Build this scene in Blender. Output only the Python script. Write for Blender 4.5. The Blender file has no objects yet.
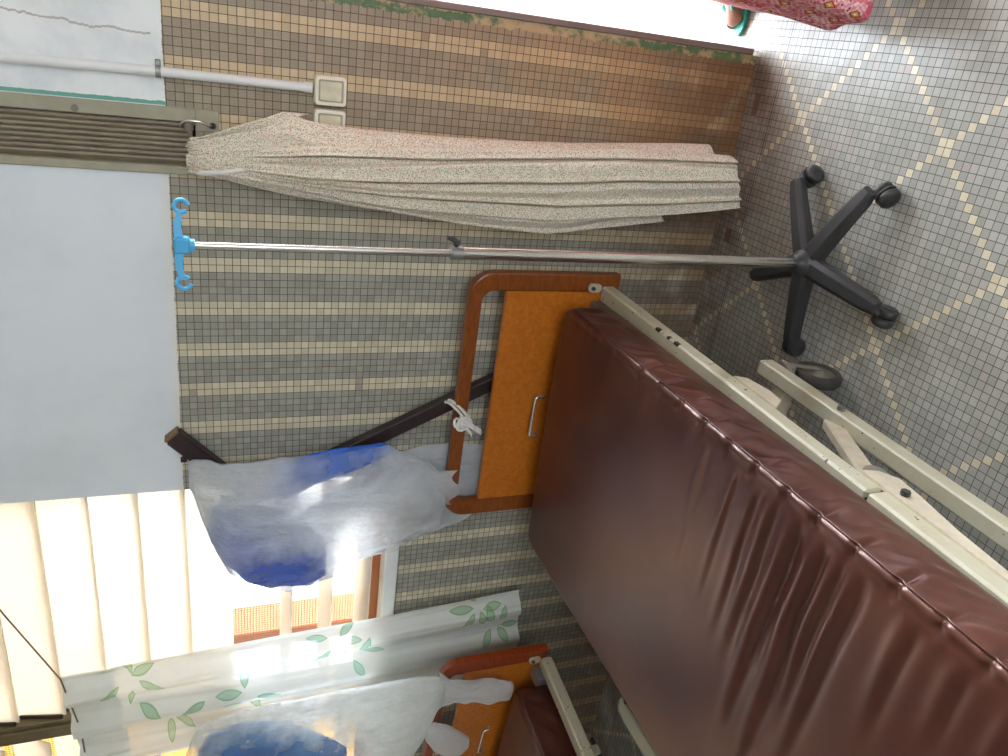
import bpy, math, random
from mathutils import Vector, Matrix, noise
random.seed(7)
S = bpy.context.scene
COL = S.collection
T = 0.0205                      # pitch of the wall and floor mosaic
PI = math.pi

# ------------------------------------------------------------------ helpers
class MB:
    """collects geometry for ONE mesh"""
    def __init__(s): s.v = []; s.f = []; s.uv = []; s.smooth = []
    def add(s, vs, fs, uvs=None, smooth=False):
        o = len(s.v); s.v += [Vector(p) for p in vs]
        s.uv += list(uvs) if uvs else [(0, 0)] * len(vs)
        for f in fs: s.f.append([o + i for i in f]); s.smooth.append(smooth)
        return s
    def box(s, lo, hi, b=0.0, M=None):
        lo = Vector(lo); hi = Vector(hi); c = (lo + hi) / 2; h = (hi - lo) / 2
        b = min(b, min(h) * .8)
        if b <= 0:
            vs = [Vector((c.x + i * h.x, c.y + j * h.y, c.z + k * h.z)) for i in (-1, 1) for j in (-1, 1) for k in (-1, 1)]
            fs = [(0, 1, 3, 2), (4, 6, 7, 5), (0, 4, 5, 1), (2, 3, 7, 6), (0, 2, 6, 4), (1, 5, 7, 3)]
        else:
            vs = []; idx = {}
            for i in (-1, 1):
                for j in (-1, 1):
                    for k in (-1, 1):
                        for a in range(3):
                            p = [h.x - b, h.y - b, h.z - b]; p[a] += b
                            idx[(i, j, k, a)] = len(vs)
                            vs.append(Vector((c.x + i * p[0], c.y + j * p[1], c.z + k * p[2])))
            fs = []
            sg = (-1, 1)
            for i in sg:
                q = [idx[(i, -1, -1, 0)], idx[(i, 1, -1, 0)], idx[(i, 1, 1, 0)], idx[(i, -1, 1, 0)]]; fs.append(q if i > 0 else q[::-1])
                q = [idx[(-1, i, -1, 1)], idx[(-1, i, 1, 1)], idx[(1, i, 1, 1)], idx[(1, i, -1, 1)]]; fs.append(q if i > 0 else q[::-1])
                q = [idx[(-1, -1, i, 2)], idx[(1, -1, i, 2)], idx[(1, 1, i, 2)], idx[(-1, 1, i, 2)]]; fs.append(q if i > 0 else q[::-1])
            for i in sg:
                for j in sg:
                    q = [idx[(i, j, -1, 0)], idx[(i, j, 1, 0)], idx[(i, j, 1, 1)], idx[(i, j, -1, 1)]]; fs.append(q if i * j < 0 else q[::-1])
                    q = [idx[(i, -1, j, 0)], idx[(i, 1, j, 0)], idx[(i, 1, j, 2)], idx[(i, -1, j, 2)]]; fs.append(q if i * j > 0 else q[::-1])
                    q = [idx[(-1, i, j, 1)], idx[(1, i, j, 1)], idx[(1, i, j, 2)], idx[(-1, i, j, 2)]]; fs.append(q if i * j < 0 else q[::-1])
            for i in sg:
                for j in sg:
                    for k in sg:
                        q = [idx[(i, j, k, 0)], idx[(i, j, k, 1)], idx[(i, j, k, 2)]]; fs.append(q if i * j * k > 0 else q[::-1])
        if M: vs = [M @ p for p in vs]
        return s.add(vs, fs)
    def bar(s, a, b, w, h, bev=0.003, up=(0, 0, 1)):
        """box section bar from a to b, w across, h along up"""
        a = Vector(a); b = Vector(b); d = b - a; L = d.length; z = d / L
        u = Vector(up); u = (u - z * u.dot(z)).normalized(); x = u.cross(z)
        M = Matrix((x, u, z)).transposed().to_4x4(); M.translation = a
        return s.box((-w / 2, -h / 2, 0), (w / 2, h / 2, L), bev, M)
    def tube(s, pts, r, n=12, cap=True):
        pts = [Vector(p) for p in pts]; m = len(pts)
        rs = r if isinstance(r, (list, tuple)) else [r] * m
        tan = []
        for i in range(m):
            t = (pts[min(i + 1, m - 1)] - pts[max(i - 1, 0)]); tan.append(t.normalized())
        ref = Vector((0, 0, 1)) if abs(tan[0].z) < .9 else Vector((1, 0, 0))
        u = (ref - tan[0] * ref.dot(tan[0])).normalized()
        vs = []
        for i in range(m):
            u = (u - tan[i] * u.dot(tan[i])).normalized(); w = tan[i].cross(u)
            for k in range(n):
                a = 2 * PI * k / n; vs.append(pts[i] + (u * math.cos(a) + w * math.sin(a)) * rs[i])
        fs = [(i * n + k, i * n + (k + 1) % n, (i + 1) * n + (k + 1) % n, (i + 1) * n + k) for i in range(m - 1) for k in range(n)]
        s.add(vs, fs, smooth=True)
        if cap:
            s.add(vs[:n], [tuple(range(n))[::-1]]); s.add(vs[-n:], [tuple(range(n))])
        return s
    def lathe(s, prof, n=24, M=None):
        """prof: (radius, z) list"""
        vs = []
        for r, z in prof:
            for k in range(n): vs.append(Vector((r * math.cos(2 * PI * k / n), r * math.sin(2 * PI * k / n), z)))
        if M: vs = [M @ p for p in vs]
        m = len(prof)
        fs = [(i * n + k, i * n + (k + 1) % n, (i + 1) * n + (k + 1) % n, (i + 1) * n + k) for i in range(m - 1) for k in range(n)]
        return s.add(vs, fs, smooth=True)
    def rings(s, rings, cap=True, smooth=True, closed=True):
        n = len(rings[0]); m = len(rings); vs = [p for r in rings for p in r]
        kk = n if closed else n - 1
        fs = [(i * n + k, i * n + (k + 1) % n, (i + 1) * n + (k + 1) % n, (i + 1) * n + k) for i in range(m - 1) for k in range(kk)]
        uvs = [(k / n, i / max(1, m - 1)) for i in range(m) for k in range(n)]
        s.add(vs, fs, uvs, smooth)
        if cap:
            o = len(s.v) - m * n
            s.f.append([o + k for k in range(n)][::-1]); s.smooth.append(False)
            s.f.append([o + (m - 1) * n + k for k in range(n)]); s.smooth.append(False)
        return s
    def grid(s, fn, nu, nv, smooth=True):
        vs = [fn(i / (nu - 1), j / (nv - 1)) for j in range(nv) for i in range(nu)]
        uvs = [(i / (nu - 1), j / (nv - 1)) for j in range(nv) for i in range(nu)]
        fs = [(j * nu + i, j * nu + i + 1, (j + 1) * nu + i + 1, (j + 1) * nu + i) for j in range(nv - 1) for i in range(nu - 1)]
        return s.add(vs, fs, uvs, smooth)
    def prism(s, outline, d, holes=None):
        """outline in XZ, extruded along Y from d[0] to d[1]"""
        n = len(outline)
        vs = [(x, d[0], z) for x, z in outline] + [(x, d[1], z) for x, z in outline]
        fs = [tuple(range(n)), tuple(range(n, 2 * n))[::-1]] + [(i, i + n, (i + 1) % n + n, (i + 1) % n) for i in range(n)]
        return s.add(vs, fs)
    def build(s, name, mat, parent=None, bevel=0, recalc=True):
        off = world_loc(parent) if parent else Vector((0, 0, 0))
        me = bpy.data.meshes.new(name)
        me.from_pydata([tuple(p - off) for p in s.v], [], s.f)
        uvl = me.uv_layers.new(name='uv')
        for lp in me.loops: uvl.data[lp.index].uv = s.uv[lp.vertex_index]
        me.polygons.foreach_set('use_smooth', s.smooth)
        me.materials.append(mat)
        if recalc:
            import bmesh
            bm = bmesh.new(); bm.from_mesh(me); bmesh.ops.recalc_face_normals(bm, faces=bm.faces); bm.to_mesh(me); bm.free()
        me.update()
        o = bpy.data.objects.new(name, me); COL.objects.link(o)
        if parent: o.parent = parent
        if bevel:
            b = o.modifiers.new('bevel', 'BEVEL'); b.width = bevel; b.segments = 2; b.limit_method = 'ANGLE'
        return o

def world_loc(o):
    p = Vector((0, 0, 0))
    while o: p += o.location; o = o.parent
    return p
def tag(o, label=None, cat=None, group=None, kind=None):
    if label: o['label'] = label
    if cat: o['category'] = cat
    if group: o['group'] = group
    if kind: o['kind'] = kind
    return o
def thing(name, label, cat, loc=(0, 0, 0), group=None):
    o = bpy.data.objects.new(name, None); COL.objects.link(o); o.location = loc
    o.empty_display_size = .05
    return tag(o, label, cat, group)
def copy_tree(o, parent=None):
    c = o.copy(); COL.objects.link(c)
    if parent: c.parent = parent
    for ch in list(o.children): copy_tree(ch, c)
    return c
def lerp(a, b, t): return a + (b - a) * t
def sstep(a, b, x):
    t = max(0, min(1, (x - a) / (b - a))); return t * t * (3 - 2 * t)
def interp(tab, z):
    """tab: list of tuples sorted by first column descending or ascending"""
    tab = sorted(tab)
    if z <= tab[0][0]: return tab[0][1:]
    for a, b in zip(tab, tab[1:]):
        if z <= b[0]:
            t = (z - a[0]) / (b[0] - a[0]); return tuple(lerp(p, q, t) for p, q in zip(a[1:], b[1:]))
    return tab[-1][1:]
def nz(x, y, z): return noise.noise(Vector((x, y, z)))

# ------------------------------------------------------------------ materials
def srgb(r, g, b):
    f = lambda c: (c / 255 / 12.92) if c / 255 <= .04045 else ((c / 255 + .055) / 1.055) ** 2.4
    return (f(r), f(g), f(b), 1)
class NT:
    def __init__(s, name):
        s.m = bpy.data.materials.new(name); s.m.use_nodes = True; s.t = s.m.node_tree
        s.t.nodes.clear(); s.out = s.t.nodes.new('ShaderNodeOutputMaterial')
    def n(s, typ, **kw):
        nd = s.t.nodes.new(typ)
        for k, v in kw.items(): setattr(nd, k, v)
        return nd
    def l(s, a, b): s.t.links.new(a, b)
    def put(s, sock, v):
        if hasattr(v, 'is_linked') or isinstance(v, bpy.types.NodeSocket): s.l(v, sock)
        else: sock.default_value = v
    def M(s, op, a, b=None, c=None):
        nd = s.n('ShaderNodeMath', operation=op)
        for i, v in enumerate((a, b, c)):
            if v is not None: s.put(nd.inputs[i], v)
        return nd.outputs[0]
    def mix(s, fac, a, b, blend='MIX'):
        nd = s.n('ShaderNodeMix', data_type='RGBA', blend_type=blend)
        s.put(nd.inputs[0], fac); s.put(nd.inputs[6], a); s.put(nd.inputs[7], b)
        return nd.outputs[2]
    def xyz(s, kind='Object'):
        tc = s.n('ShaderNodeTexCoord'); sp = s.n('ShaderNodeSeparateXYZ'); s.l(tc.outputs[kind], sp.inputs[0])
        return tc.outputs[kind], sp.outputs[0], sp.outputs[1], sp.outputs[2]
    def vec(s, x, y, z):
        c = s.n('ShaderNodeCombineXYZ')
        for i, v in enumerate((x, y, z)): s.put(c.inputs[i], v)
        return c.outputs[0]
    def noise(s, vec, scale, detail=2, rough=.5, out=0):
        nd = s.n('ShaderNodeTexNoise'); nd.inputs['Scale'].default_value = scale
        nd.inputs['Detail'].default_value = detail; nd.inputs['Roughness'].default_value = rough
        if vec is not None: s.l(vec, nd.inputs['Vector'])
        return nd.outputs[out]
    def white(s, vec):
        nd = s.n('ShaderNodeTexWhiteNoise', noise_dimensions='3D'); s.l(vec, nd.inputs['Vector']); return nd.outputs[0]
    def ramp(s, v, a, b):
        nd = s.n('ShaderNodeMapRange', interpolation_type='SMOOTHSTEP'); s.put(nd.inputs[0], v)
        nd.inputs[1].default_value = a; nd.inputs[2].default_value = b
        return nd.outputs[0]
    def bump(s, h, strength=.3, dist=.002):
        nd = s.n('ShaderNodeBump'); nd.inputs['Strength'].default_value = strength; nd.inputs['Distance'].default_value = dist
        s.l(h, nd.inputs['Height']); return nd.outputs[0]
    def bsdf(s, col, rough=.5, metal=0, normal=None, spec=.5, coat=0, **kw):
        b = s.n('ShaderNodeBsdfPrincipled')
        s.put(b.inputs['Base Color'], col); s.put(b.inputs['Roughness'], rough); s.put(b.inputs['Metallic'], metal)
        b.inputs['Specular IOR Level'].default_value = spec; b.inputs['Coat Weight'].default_value = coat; b.inputs['Coat Roughness'].default_value = .25
        if normal: s.l(normal, b.inputs['Normal'])
        if 'tint' in kw: b.inputs['Specular Tint'].default_value = kw['tint']
        return b.outputs[0]
    def done(s, sh): s.l(sh, s.out.inputs[0]); return s.m

def simple(name, col, rough=.5, metal=0, var=.12, scale=30, bump=0, coat=0, spec=.5):
    t = NT(name); o, x, y, z = t.xyz()
    n = t.noise(o, scale, 4, .6)
    c = t.mix(t.M('MULTIPLY', t.ramp(n, .3, .7), var * 2), col, tuple(c * (1 - .45) for c in col[:3]) + (1,))
    nm = t.bump(t.noise(o, scale * 8, 3), bump, .001) if bump else None
    return t.done(t.bsdf(c, rough, metal, nm, spec, coat))

def grit(t, o, u, v):
    """mosaic helper: grout mask, tile id noise"""
    fu = t.M('FRACT', u); fv = t.M('FRACT', v)
    d = lambda f: t.M('ABSOLUTE', t.M('SUBTRACT', f, .5))
    g = t.M('MAXIMUM', d(fu), d(fv))
    iu = t.M('FLOOR', u); iv = t.M('FLOOR', v)
    return t.ramp(g, .444, .474), iu, iv

def mat_wall():
    t = NT('mosaic_wall'); o, x, y, z = t.xyz()
    u = t.M('DIVIDE', x, T); v = t.M('SUBTRACT', t.M('DIVIDE', z, T), .13)
    g, iu, iv = grit(t, o, u, v)
    m = t.M('FLOORED_MODULO', t.M('MULTIPLY', t.M('ADD', iu, .5), -1), 6)
    yel = t.M('LESS_THAN', m, 2)
    r = t.white(t.vec(iu, iv, 3.0)); r2 = t.white(t.vec(iu, iv, 9.0))
    gray = t.mix(r, srgb(154, 152, 141), srgb(176, 173, 161))
    yl = t.mix(r, srgb(196, 186, 160), srgb(218, 208, 180))
    tile = t.mix(yel, gray, yl)
    # odd tiles in the wrong colour
    tile = t.mix(t.M('GREATER_THAN', r2, .99), tile, srgb(168, 156, 140))
    sp = t.noise(o, 420, 2, .8)
    tile = t.mix(t.M('MULTIPLY', t.ramp(sp, .38, .62), t.M('SUBTRACT', .42, t.M('MULTIPLY', yel, .28))), tile, srgb(92, 88, 78))
    gn = t.noise(o, 9, 3)
    grout = t.mix(gn, srgb(66, 52, 38), srgb(96, 84, 68))
    c = tile
    # rusty grime, with the warm light near the door post painted in
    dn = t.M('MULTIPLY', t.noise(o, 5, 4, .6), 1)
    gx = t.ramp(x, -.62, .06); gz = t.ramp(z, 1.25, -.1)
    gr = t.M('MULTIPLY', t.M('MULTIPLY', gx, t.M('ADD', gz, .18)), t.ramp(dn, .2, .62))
    c = t.mix(t.M('MULTIPLY', t.ramp(x, -.75, -.1), .8), c, srgb(246, 226, 204), 'MULTIPLY')  # warm light from the door side tinted into the tile colour
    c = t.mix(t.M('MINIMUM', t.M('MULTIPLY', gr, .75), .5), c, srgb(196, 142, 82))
    st = t.M('MULTIPLY', t.ramp(z, .62, .05), t.ramp(t.noise(o, 7, 4, .6), .2, .5))  # brown grime, deepened to paint in the shade at the wall foot
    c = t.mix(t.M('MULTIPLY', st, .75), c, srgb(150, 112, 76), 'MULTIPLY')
    d2 = t.ramp(t.noise(o, 3.2, 4, .65), .52, .75)
    c = t.mix(t.M('MULTIPLY', d2, .2), c, srgb(150, 130, 104), 'MULTIPLY')
    c = t.mix(g, c, grout)
    # plaster with scraps of green paint along the door post
    pn = t.M('MULTIPLY', t.M('SUBTRACT', t.noise(o, 60, 4, .7), .5), .035)
    edge = t.M('MULTIPLY', t.M('GREATER_THAN', t.M('ADD', x, pn), .037), t.M('LESS_THAN', x, .3))
    gp = t.M('MULTIPLY', t.ramp(t.noise(o, 9, 5, .7), .42, .54), t.M('LESS_THAN', z, 1.5))
    gp = t.M('MULTIPLY', gp, t.M('LESS_THAN', t.M('ADD', x, pn), .058))
    pl = t.mix(gp, t.mix(t.noise(o, 25, 4), srgb(176, 140, 96), srgb(200, 176, 138)), t.mix(t.noise(o, 50, 3), srgb(62, 92, 58), srgb(110, 132, 92)))
    c = t.mix(edge, c, pl)
    # painted plaster above the tiling
    wz = t.M('MULTIPLY', t.M('SUBTRACT', t.noise(o, 35, 4, .6), .5), .012)
    up = t.M('GREATER_THAN', t.M('ADD', z, t.M('ADD', wz, t.M('MULTIPLY', x, .004))), 1.665)
    ry = t.M('GREATER_THAN', x, -.238)
    pw = t.mix(t.ramp(t.noise(o, 6, 4, .6), .4, .7), srgb(236, 237, 236), srgb(216, 219, 220))
    cx_ = t.M('ADD', t.M('MULTIPLY', t.M('SUBTRACT', t.noise(t.vec(0.0, 3.0, z), 14, 5, .7), .5), .045), t.M('ADD', -.085, t.M('MULTIPLY', t.M('SUBTRACT', z, 1.66), .05)))
    ck = t.M('MULTIPLY', t.M('LESS_THAN', t.M('ABSOLUTE', t.M('SUBTRACT', x, cx_)), t.M('MULTIPLY', t.noise(o, 60, 3), .0045)), t.M('GREATER_THAN', z, 1.69))
    pw = t.mix(t.M('MULTIPLY', ck, .6), pw, srgb(150, 130, 112))
    tq = t.M('MULTIPLY', t.M('LESS_THAN', t.M('ADD', x, t.M('MULTIPLY', wz, .8)), -.229), ry)
    pw = t.mix(tq, pw, srgb(110, 165, 150))
    pp = t.mix(t.ramp(t.noise(o, 3, 4, .6), .4, .75), srgb(224, 228, 231), srgb(212, 217, 220))
    rn = t.M('ADD', z, t.M('MULTIPLY', t.noise(o, 14, 4, .6), .05))
    pp = t.mix(t.M('MULTIPLY', t.ramp(rn, 1.725, 1.69), .35), pp, srgb(226, 212, 186))
    c = t.mix(up, c, t.mix(ry, pp, pw))
    nm = t.bump(t.M('SUBTRACT', 1, t.M('MULTIPLY', g, t.M('SUBTRACT', 1, up))), .35, .0015)
    ro = t.M('ADD', .38, t.M('MULTIPLY', t.M('MAXIMUM', up, g), .35))
    return t.done(t.bsdf(c, ro, 0, nm, .4))

def mat_floor():
    t = NT('mosaic_floor'); o, x, y, z = t.xyz()
    u = t.M('ADD', t.M('DIVIDE', x, T), 4.22); v = t.M('ADD', t.M('DIVIDE', y, T), 12.76)
    g, iu, iv = grit(t, o, u, v)
    a = t.M('FLOORED_MODULO', t.M('ADD', t.M('SUBTRACT', iu, iv), .5), 24)
    b = t.M('FLOORED_MODULO', t.M('ADD', t.M('ADD', iu, iv), 1.5), 24)
    yel = t.M('MAXIMUM', t.M('LESS_THAN', a, 1), t.M('LESS_THAN', b, 1))
    r = t.white(t.vec(iu, iv, 1.0)); r2 = t.white(t.vec(iu, iv, 5.0))
    gray = t.mix(r, srgb(168, 167, 157), srgb(189, 187, 178))
    gray = t.mix(t.M('GREATER_THAN', r2, .97), gray, srgb(184, 174, 164))
    yl = t.mix(r, srgb(220, 208, 178), srgb(238, 228, 200))
    tile = t.mix(yel, gray, yl)
    tile = t.mix(t.M('MULTIPLY', t.ramp(t.noise(o, 420, 2, .8), .38, .62), .2), tile, srgb(110, 110, 108))
    grout = t.mix(t.noise(o, 6, 3), srgb(70, 64, 56), srgb(98, 92, 84))
    c = t.mix(g, tile, grout)
    dn = t.ramp(t.noise(o, 2.4, 5, .65), .42, .72)
    c = t.mix(t.M('MULTIPLY', dn, .4), c, srgb(176, 162, 140), 'MULTIPLY')
    # grime near the wall and under the beds, lost tiles by the door
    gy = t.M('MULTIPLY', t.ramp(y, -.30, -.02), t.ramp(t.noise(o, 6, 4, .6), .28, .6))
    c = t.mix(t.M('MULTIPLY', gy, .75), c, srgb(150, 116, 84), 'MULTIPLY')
    def patch(x0, x1, y0, y1):
        return t.M('MULTIPLY', t.M('MULTIPLY', t.M('GREATER_THAN', x, x0), t.M('LESS_THAN', x, x1)), t.M('MULTIPLY', t.M('GREATER_THAN', y, y0), t.M('LESS_THAN', y, y1)))
    ln = t.M('MULTIPLY', t.M('LESS_THAN', t.M('ABSOLUTE', t.M('ADD', y, .128)), .002), t.M('LESS_THAN', x, .3))
    hole = t.M('MAXIMUM', patch(-.105, -.042, -.062, -.035), patch(.07, .085, .0, .04))
    hole = t.M('MAXIMUM', hole, patch(-.5, -.455, -.085, -.055))
    c = t.mix(t.M('MULTIPLY', ln, .75), c, srgb(40, 30, 24))
    thr = t.M('MULTIPLY', t.M('GREATER_THAN', y, .222), t.ramp(t.noise(o, 16, 3, .6), .4, .55)); hole = t.M('MAXIMUM', hole, thr)
    c = t.mix(t.M('MULTIPLY', hole, .85), c, srgb(104, 76, 58))
    nm = t.bump(t.M('SUBTRACT', 1, g), .25, .001)
    ro = t.M('ADD', .32, t.M('ADD', t.M('MULTIPLY', g, .3), t.M('MULTIPLY', dn, .14)))
    return t.done(t.bsdf(c, ro, 0, nm, .5))

def mat_film(name, col, alpha, rough=.45, trans=.6, extra=None, crinkle=0):
    """thin milky plastic: part see-through, part diffuse/translucent"""
    t = NT(name); o, x, y, z = t.xyz()
    c = extra(t, o, x, y, z) if extra else col
    d = t.n('ShaderNodeBsdfDiffuse'); t.put(d.inputs[0], c)
    tr = t.n('ShaderNodeBsdfTranslucent'); t.put(tr.inputs[0], c)
    gl = t.n('ShaderNodeBsdfGlossy'); gl.inputs['Roughness'].default_value = rough; gl.inputs[0].default_value = (1, 1, 1, 1)
    tp = t.n('ShaderNodeBsdfTransparent'); tp.inputs[0].default_value = (1, 1, 1, 1)
    if crinkle:
        mp = t.n('ShaderNodeMapping'); mp.inputs['Rotation'].default_value = (0, .5, 0); mp.inputs['Scale'].default_value = (3.2, 3, 1); t.l(o, mp.inputs[0])
        nb = t.bump(t.noise(mp.outputs[0], 13, 5, .62), crinkle, .02)
        for q in (d, tr, gl): t.l(nb, q.inputs['Normal'])
    m1 = t.n('ShaderNodeMixShader'); m1.inputs[0].default_value = trans; t.l(d.outputs[0], m1.inputs[1]); t.l(tr.outputs[0], m1.inputs[2])
    m2 = t.n('ShaderNodeMixShader'); m2.inputs[0].default_value = .05; t.l(m1.outputs[0], m2.inputs[1]); t.l(gl.outputs[0], m2.inputs[2])
    al = alpha(t, o, x, y, z) if callable(alpha) else alpha
    m3 = t.n('ShaderNodeMixShader'); t.put(m3.inputs[0], al); t.l(tp.outputs[0], m3.inputs[1]); t.l(m2.outputs[0], m3.inputs[2])
    return t.done(m3.outputs[0])

def mat_frosted():
    t = NT('frosted_glass'); o, x, y, z = t.xyz()
    vo = t.n('ShaderNodeTexVoronoi'); vo.inputs['Scale'].default_value = 160; t.l(o, vo.inputs['Vector'])
    nm = t.bump(vo.outputs[0], .5, .003)
    tr = t.n('ShaderNodeBsdfTranslucent'); tr.inputs[0].default_value = srgb(226, 219, 208)
    t.l(nm, tr.inputs['Normal'])
    rf = t.n('ShaderNodeBsdfRefraction'); rf.inputs['Roughness'].default_value = .35; rf.inputs['IOR'].default_value = 1.05
    rf.inputs[0].default_value = srgb(232, 227, 217); t.l(nm, rf.inputs['Normal'])
    gl = t.n('ShaderNodeBsdfPrincipled'); gl.inputs['Base Color'].default_value = srgb(235, 228, 210); gl.inputs['Roughness'].default_value = .25
    m1 = t.n('ShaderNodeMixShader'); m1.inputs[0].default_value = .4; t.l(tr.outputs[0], m1.inputs[1]); t.l(rf.outputs[0], m1.inputs[2])
    m2 = t.n('ShaderNodeMixShader'); m2.inputs[0].default_value = .2; t.l(m1.outputs[0], m2.inputs[1]); t.l(gl.outputs[0], m2.inputs[2])
    return t.done(m2.outputs[0])

def mat_vinyl():
    t = NT('maroon_vinyl'); o, x, y, z = t.xyz()
    n = t.noise(o, 3.5, 4, .6); c = t.mix(t.ramp(n, .35, .7), srgb(66, 29, 25), srgb(78, 37, 28))
    c = t.mix(t.M('MULTIPLY', t.ramp(t.noise(o, 4, 4, .6), .45, .75), .35), c, srgb(100, 58, 42))
    h = t.noise(o, 420, 3, .6)
    sc = t.noise(o, 7, 4, .6)
    return t.done(t.bsdf(c, t.M('ADD', .285, t.M('MULTIPLY', sc, .03)), 0, t.bump(h, .05, .001), 1.0, 0, tint=(1, .74, .66, 1)))

def mat_wood(name, a, b, scale=14, rough=.32, burl=False):
    t = NT(name); o, x, y, z = t.xyz()
    if burl:
        n = t.noise(t.vec(x, y, z), 55, 5, .7); n2 = t.noise(o, 170, 3, .7)
        f = t.M('ADD', t.M('MULTIPLY', n, .6), t.M('MULTIPLY', n2, .4)); f = t.ramp(f, .36, .64)
    else:
        n = t.noise(t.vec(t.M('MULTIPLY', x, .25), y, z), scale * 6, 5, .65); f = t.ramp(n, .3, .7)
    return t.done(t.bsdf(t.mix(f, a, b), rough, 0, t.bump(f, .06, .001), .5, .15))

def mat_print():
    """cream cotton with a tiny scattered print"""
    t = NT('sprigged_cotton'); tc = t.n('ShaderNodeTexCoord'); o = tc.outputs['Object']
    base = t.mix(t.noise(o, 6, 3), srgb(230, 221, 202), srgb(220, 211, 191))
    def dots(scale, thr, seed, col, base):
        mp = t.n('ShaderNodeMapping'); mp.inputs['Location'].default_value = (seed, seed * 2, seed * 3); t.l(o, mp.inputs[0])
        vo = t.n('ShaderNodeTexVoronoi'); vo.inputs['Scale'].default_value = scale; t.l(mp.outputs[0], vo.inputs['Vector'])
        ra = t.white(vo.outputs['Position'])
        k = t.M('MULTIPLY', t.M('LESS_THAN', vo.outputs['Distance'], thr), t.M('LESS_THAN', ra, .7))
        return t.mix(t.M('MULTIPLY', k, .75), base, col)
    c = dots(230, .38, 1.3, srgb(206, 150, 132), base)
    c = dots(250, .36, 4.1, srgb(128, 136, 112), c)
    c = dots(270, .30, 7.7, srgb(112, 100, 98), c)
    b = t.n('ShaderNodeBsdfPrincipled'); t.l(c, b.inputs['Base Color']); b.inputs['Roughness'].default_value = .9
    b.inputs['Specular IOR Level'].default_value = .1; b.inputs['Sheen Weight'].default_value = .15
    t.l(t.bump(t.noise(o, 700, 2), .15, .001), b.inputs['Normal'])
    return t.done(b.outputs[0])

def mat_skirt():
    t = NT('diamond_print'); tc = t.n('ShaderNodeTexCoord'); sp = t.n('ShaderNodeSeparateXYZ'); t.l(tc.outputs['UV'], sp.inputs[0])
    a = t.M('MULTIPLY', sp.outputs[0], 22); b = t.M('MULTIPLY', sp.outputs[1], 13)
    d1 = t.M('ADD', t.M('ABSOLUTE', t.M('SUBTRACT', t.M('FRACT', a), .5)), t.M('ABSOLUTE', t.M('SUBTRACT', t.M('FRACT', b), .5)))
    o = tc.outputs['Object']
    vo = t.n('ShaderNodeTexVoronoi'); vo.inputs['Scale'].default_value = 75; t.l(o, vo.inputs['Vector'])
    base = t.mix(t.white(vo.outputs['Position']), srgb(214, 92, 110), srgb(238, 206, 204))
    base = t.mix(t.M('LESS_THAN', vo.outputs['Distance'], .22), base, srgb(120, 44, 84))
    band = t.M('FLOORED_MODULO', t.M('FLOOR', t.M('MULTIPLY', d1, 8)), 2)
    c = t.mix(t.M('MULTIPLY', band, .45), base, srgb(206, 74, 96))
    c = t.mix(t.M('LESS_THAN', d1, .24), c, srgb(150, 74, 44))
    c = t.mix(t.M('LESS_THAN', d1, .17), c, srgb(232, 160, 74))
    c = t.mix(t.M('LESS_THAN', d1, .07), c, srgb(240, 226, 214))
    return t.done(t.bsdf(c, .85, 0, None, .1))

def leaves(t, o, x, y, z, base):
    """printed sprays of green leaves"""
    c = base; x = t.M('ADD', x, -2.0); z = t.M('ADD', z, .5)
    L = []
    R = random.Random(5)
    for (cx, cz, col, ang0) in [(-1.895, .70, (104, 172, 70), .4), (-1.945, 1.22, (64, 176, 140), 1.4), (-1.985, 1.86, (96, 172, 62), 2.2), (-2.03, 1.15, (90, 184, 150), 3.6), (-1.99, .62, (90, 176, 90), 2.6), (-2.16, 1.74, (80, 170, 90), .8), (-2.12, 1.5, (70, 176, 130), .2)]:
        for k in range(5):
            a = ang0 + k * 1.05 + R.uniform(-.2, .2); r = R.uniform(.052, .07)
            L.append((cx + math.cos(a) * r, cz + math.sin(a) * r * 1.1, a + R.uniform(-.3, .3), R.uniform(.036, .050), R.uniform(.012, .018), col))
    for cx, cz, a, ln, wd, col in L:
        dx = t.M('SUBTRACT', x, cx); dz = t.M('SUBTRACT', z, cz)
        p = t.M('ADD', t.M('MULTIPLY', dx, math.cos(a) / ln), t.M('MULTIPLY', dz, math.sin(a) / ln))
        q = t.M('ADD', t.M('MULTIPLY', dx, -math.sin(a) / wd), t.M('MULTIPLY', dz, math.cos(a) / wd))
        d = t.M('ADD', t.M('ABSOLUTE', q), t.M('MULTIPLY', p, p))
        k = t.M('MULTIPLY', t.ramp(d, 1.0, .8), t.M('ADD', .5, t.M('MULTIPLY', t.ramp(d, .5, .95), .5)))
        c = t.mix(k, c, srgb(*col))
    return c

def film_alpha(t, o, x, y, z, spots):
    """cloudy film; clearer where it clings to the cloth"""
    a = t.M('ADD', .78, t.M('MULTIPLY', t.ramp(t.noise(o, 8, 3, .6), .3, .7), .16))
    for cx, cz, r, k in spots:
        dx = t.M('DIVIDE', t.M('SUBTRACT', x, cx), r); dz = t.M('DIVIDE', t.M('SUBTRACT', z, cz), r)
        d = t.M('ADD', t.M('SQRT', t.M('ADD', t.M('MULTIPLY', dx, dx), t.M('MULTIPLY', dz, dz))), t.M('MULTIPLY', t.M('SUBTRACT', t.noise(o, 7, 4, .6), .5), 1.2))
        a = t.M('SUBTRACT', a, t.M('MULTIPLY', t.ramp(d, 1.25, .45), k))
    return t.M('MAXIMUM', a, .2)
def chipped(name, col):
    t = NT(name); o, x, y, z = t.xyz(); n = t.noise(o, 22, 4, .6)
    c = t.mix(t.M('MULTIPLY', t.ramp(n, .35, .7), .3), col, srgb(168, 150, 120))
    k = t.M('MULTIPLY', t.M('GREATER_THAN', t.noise(o, 70, 3, .5), .685), t.M('GREATER_THAN', t.noise(o, 9, 2, .5), .50))
    c = t.mix(k, c, srgb(78, 56, 44))
    return t.done(t.bsdf(c, .4, 0, None, .45))
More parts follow.
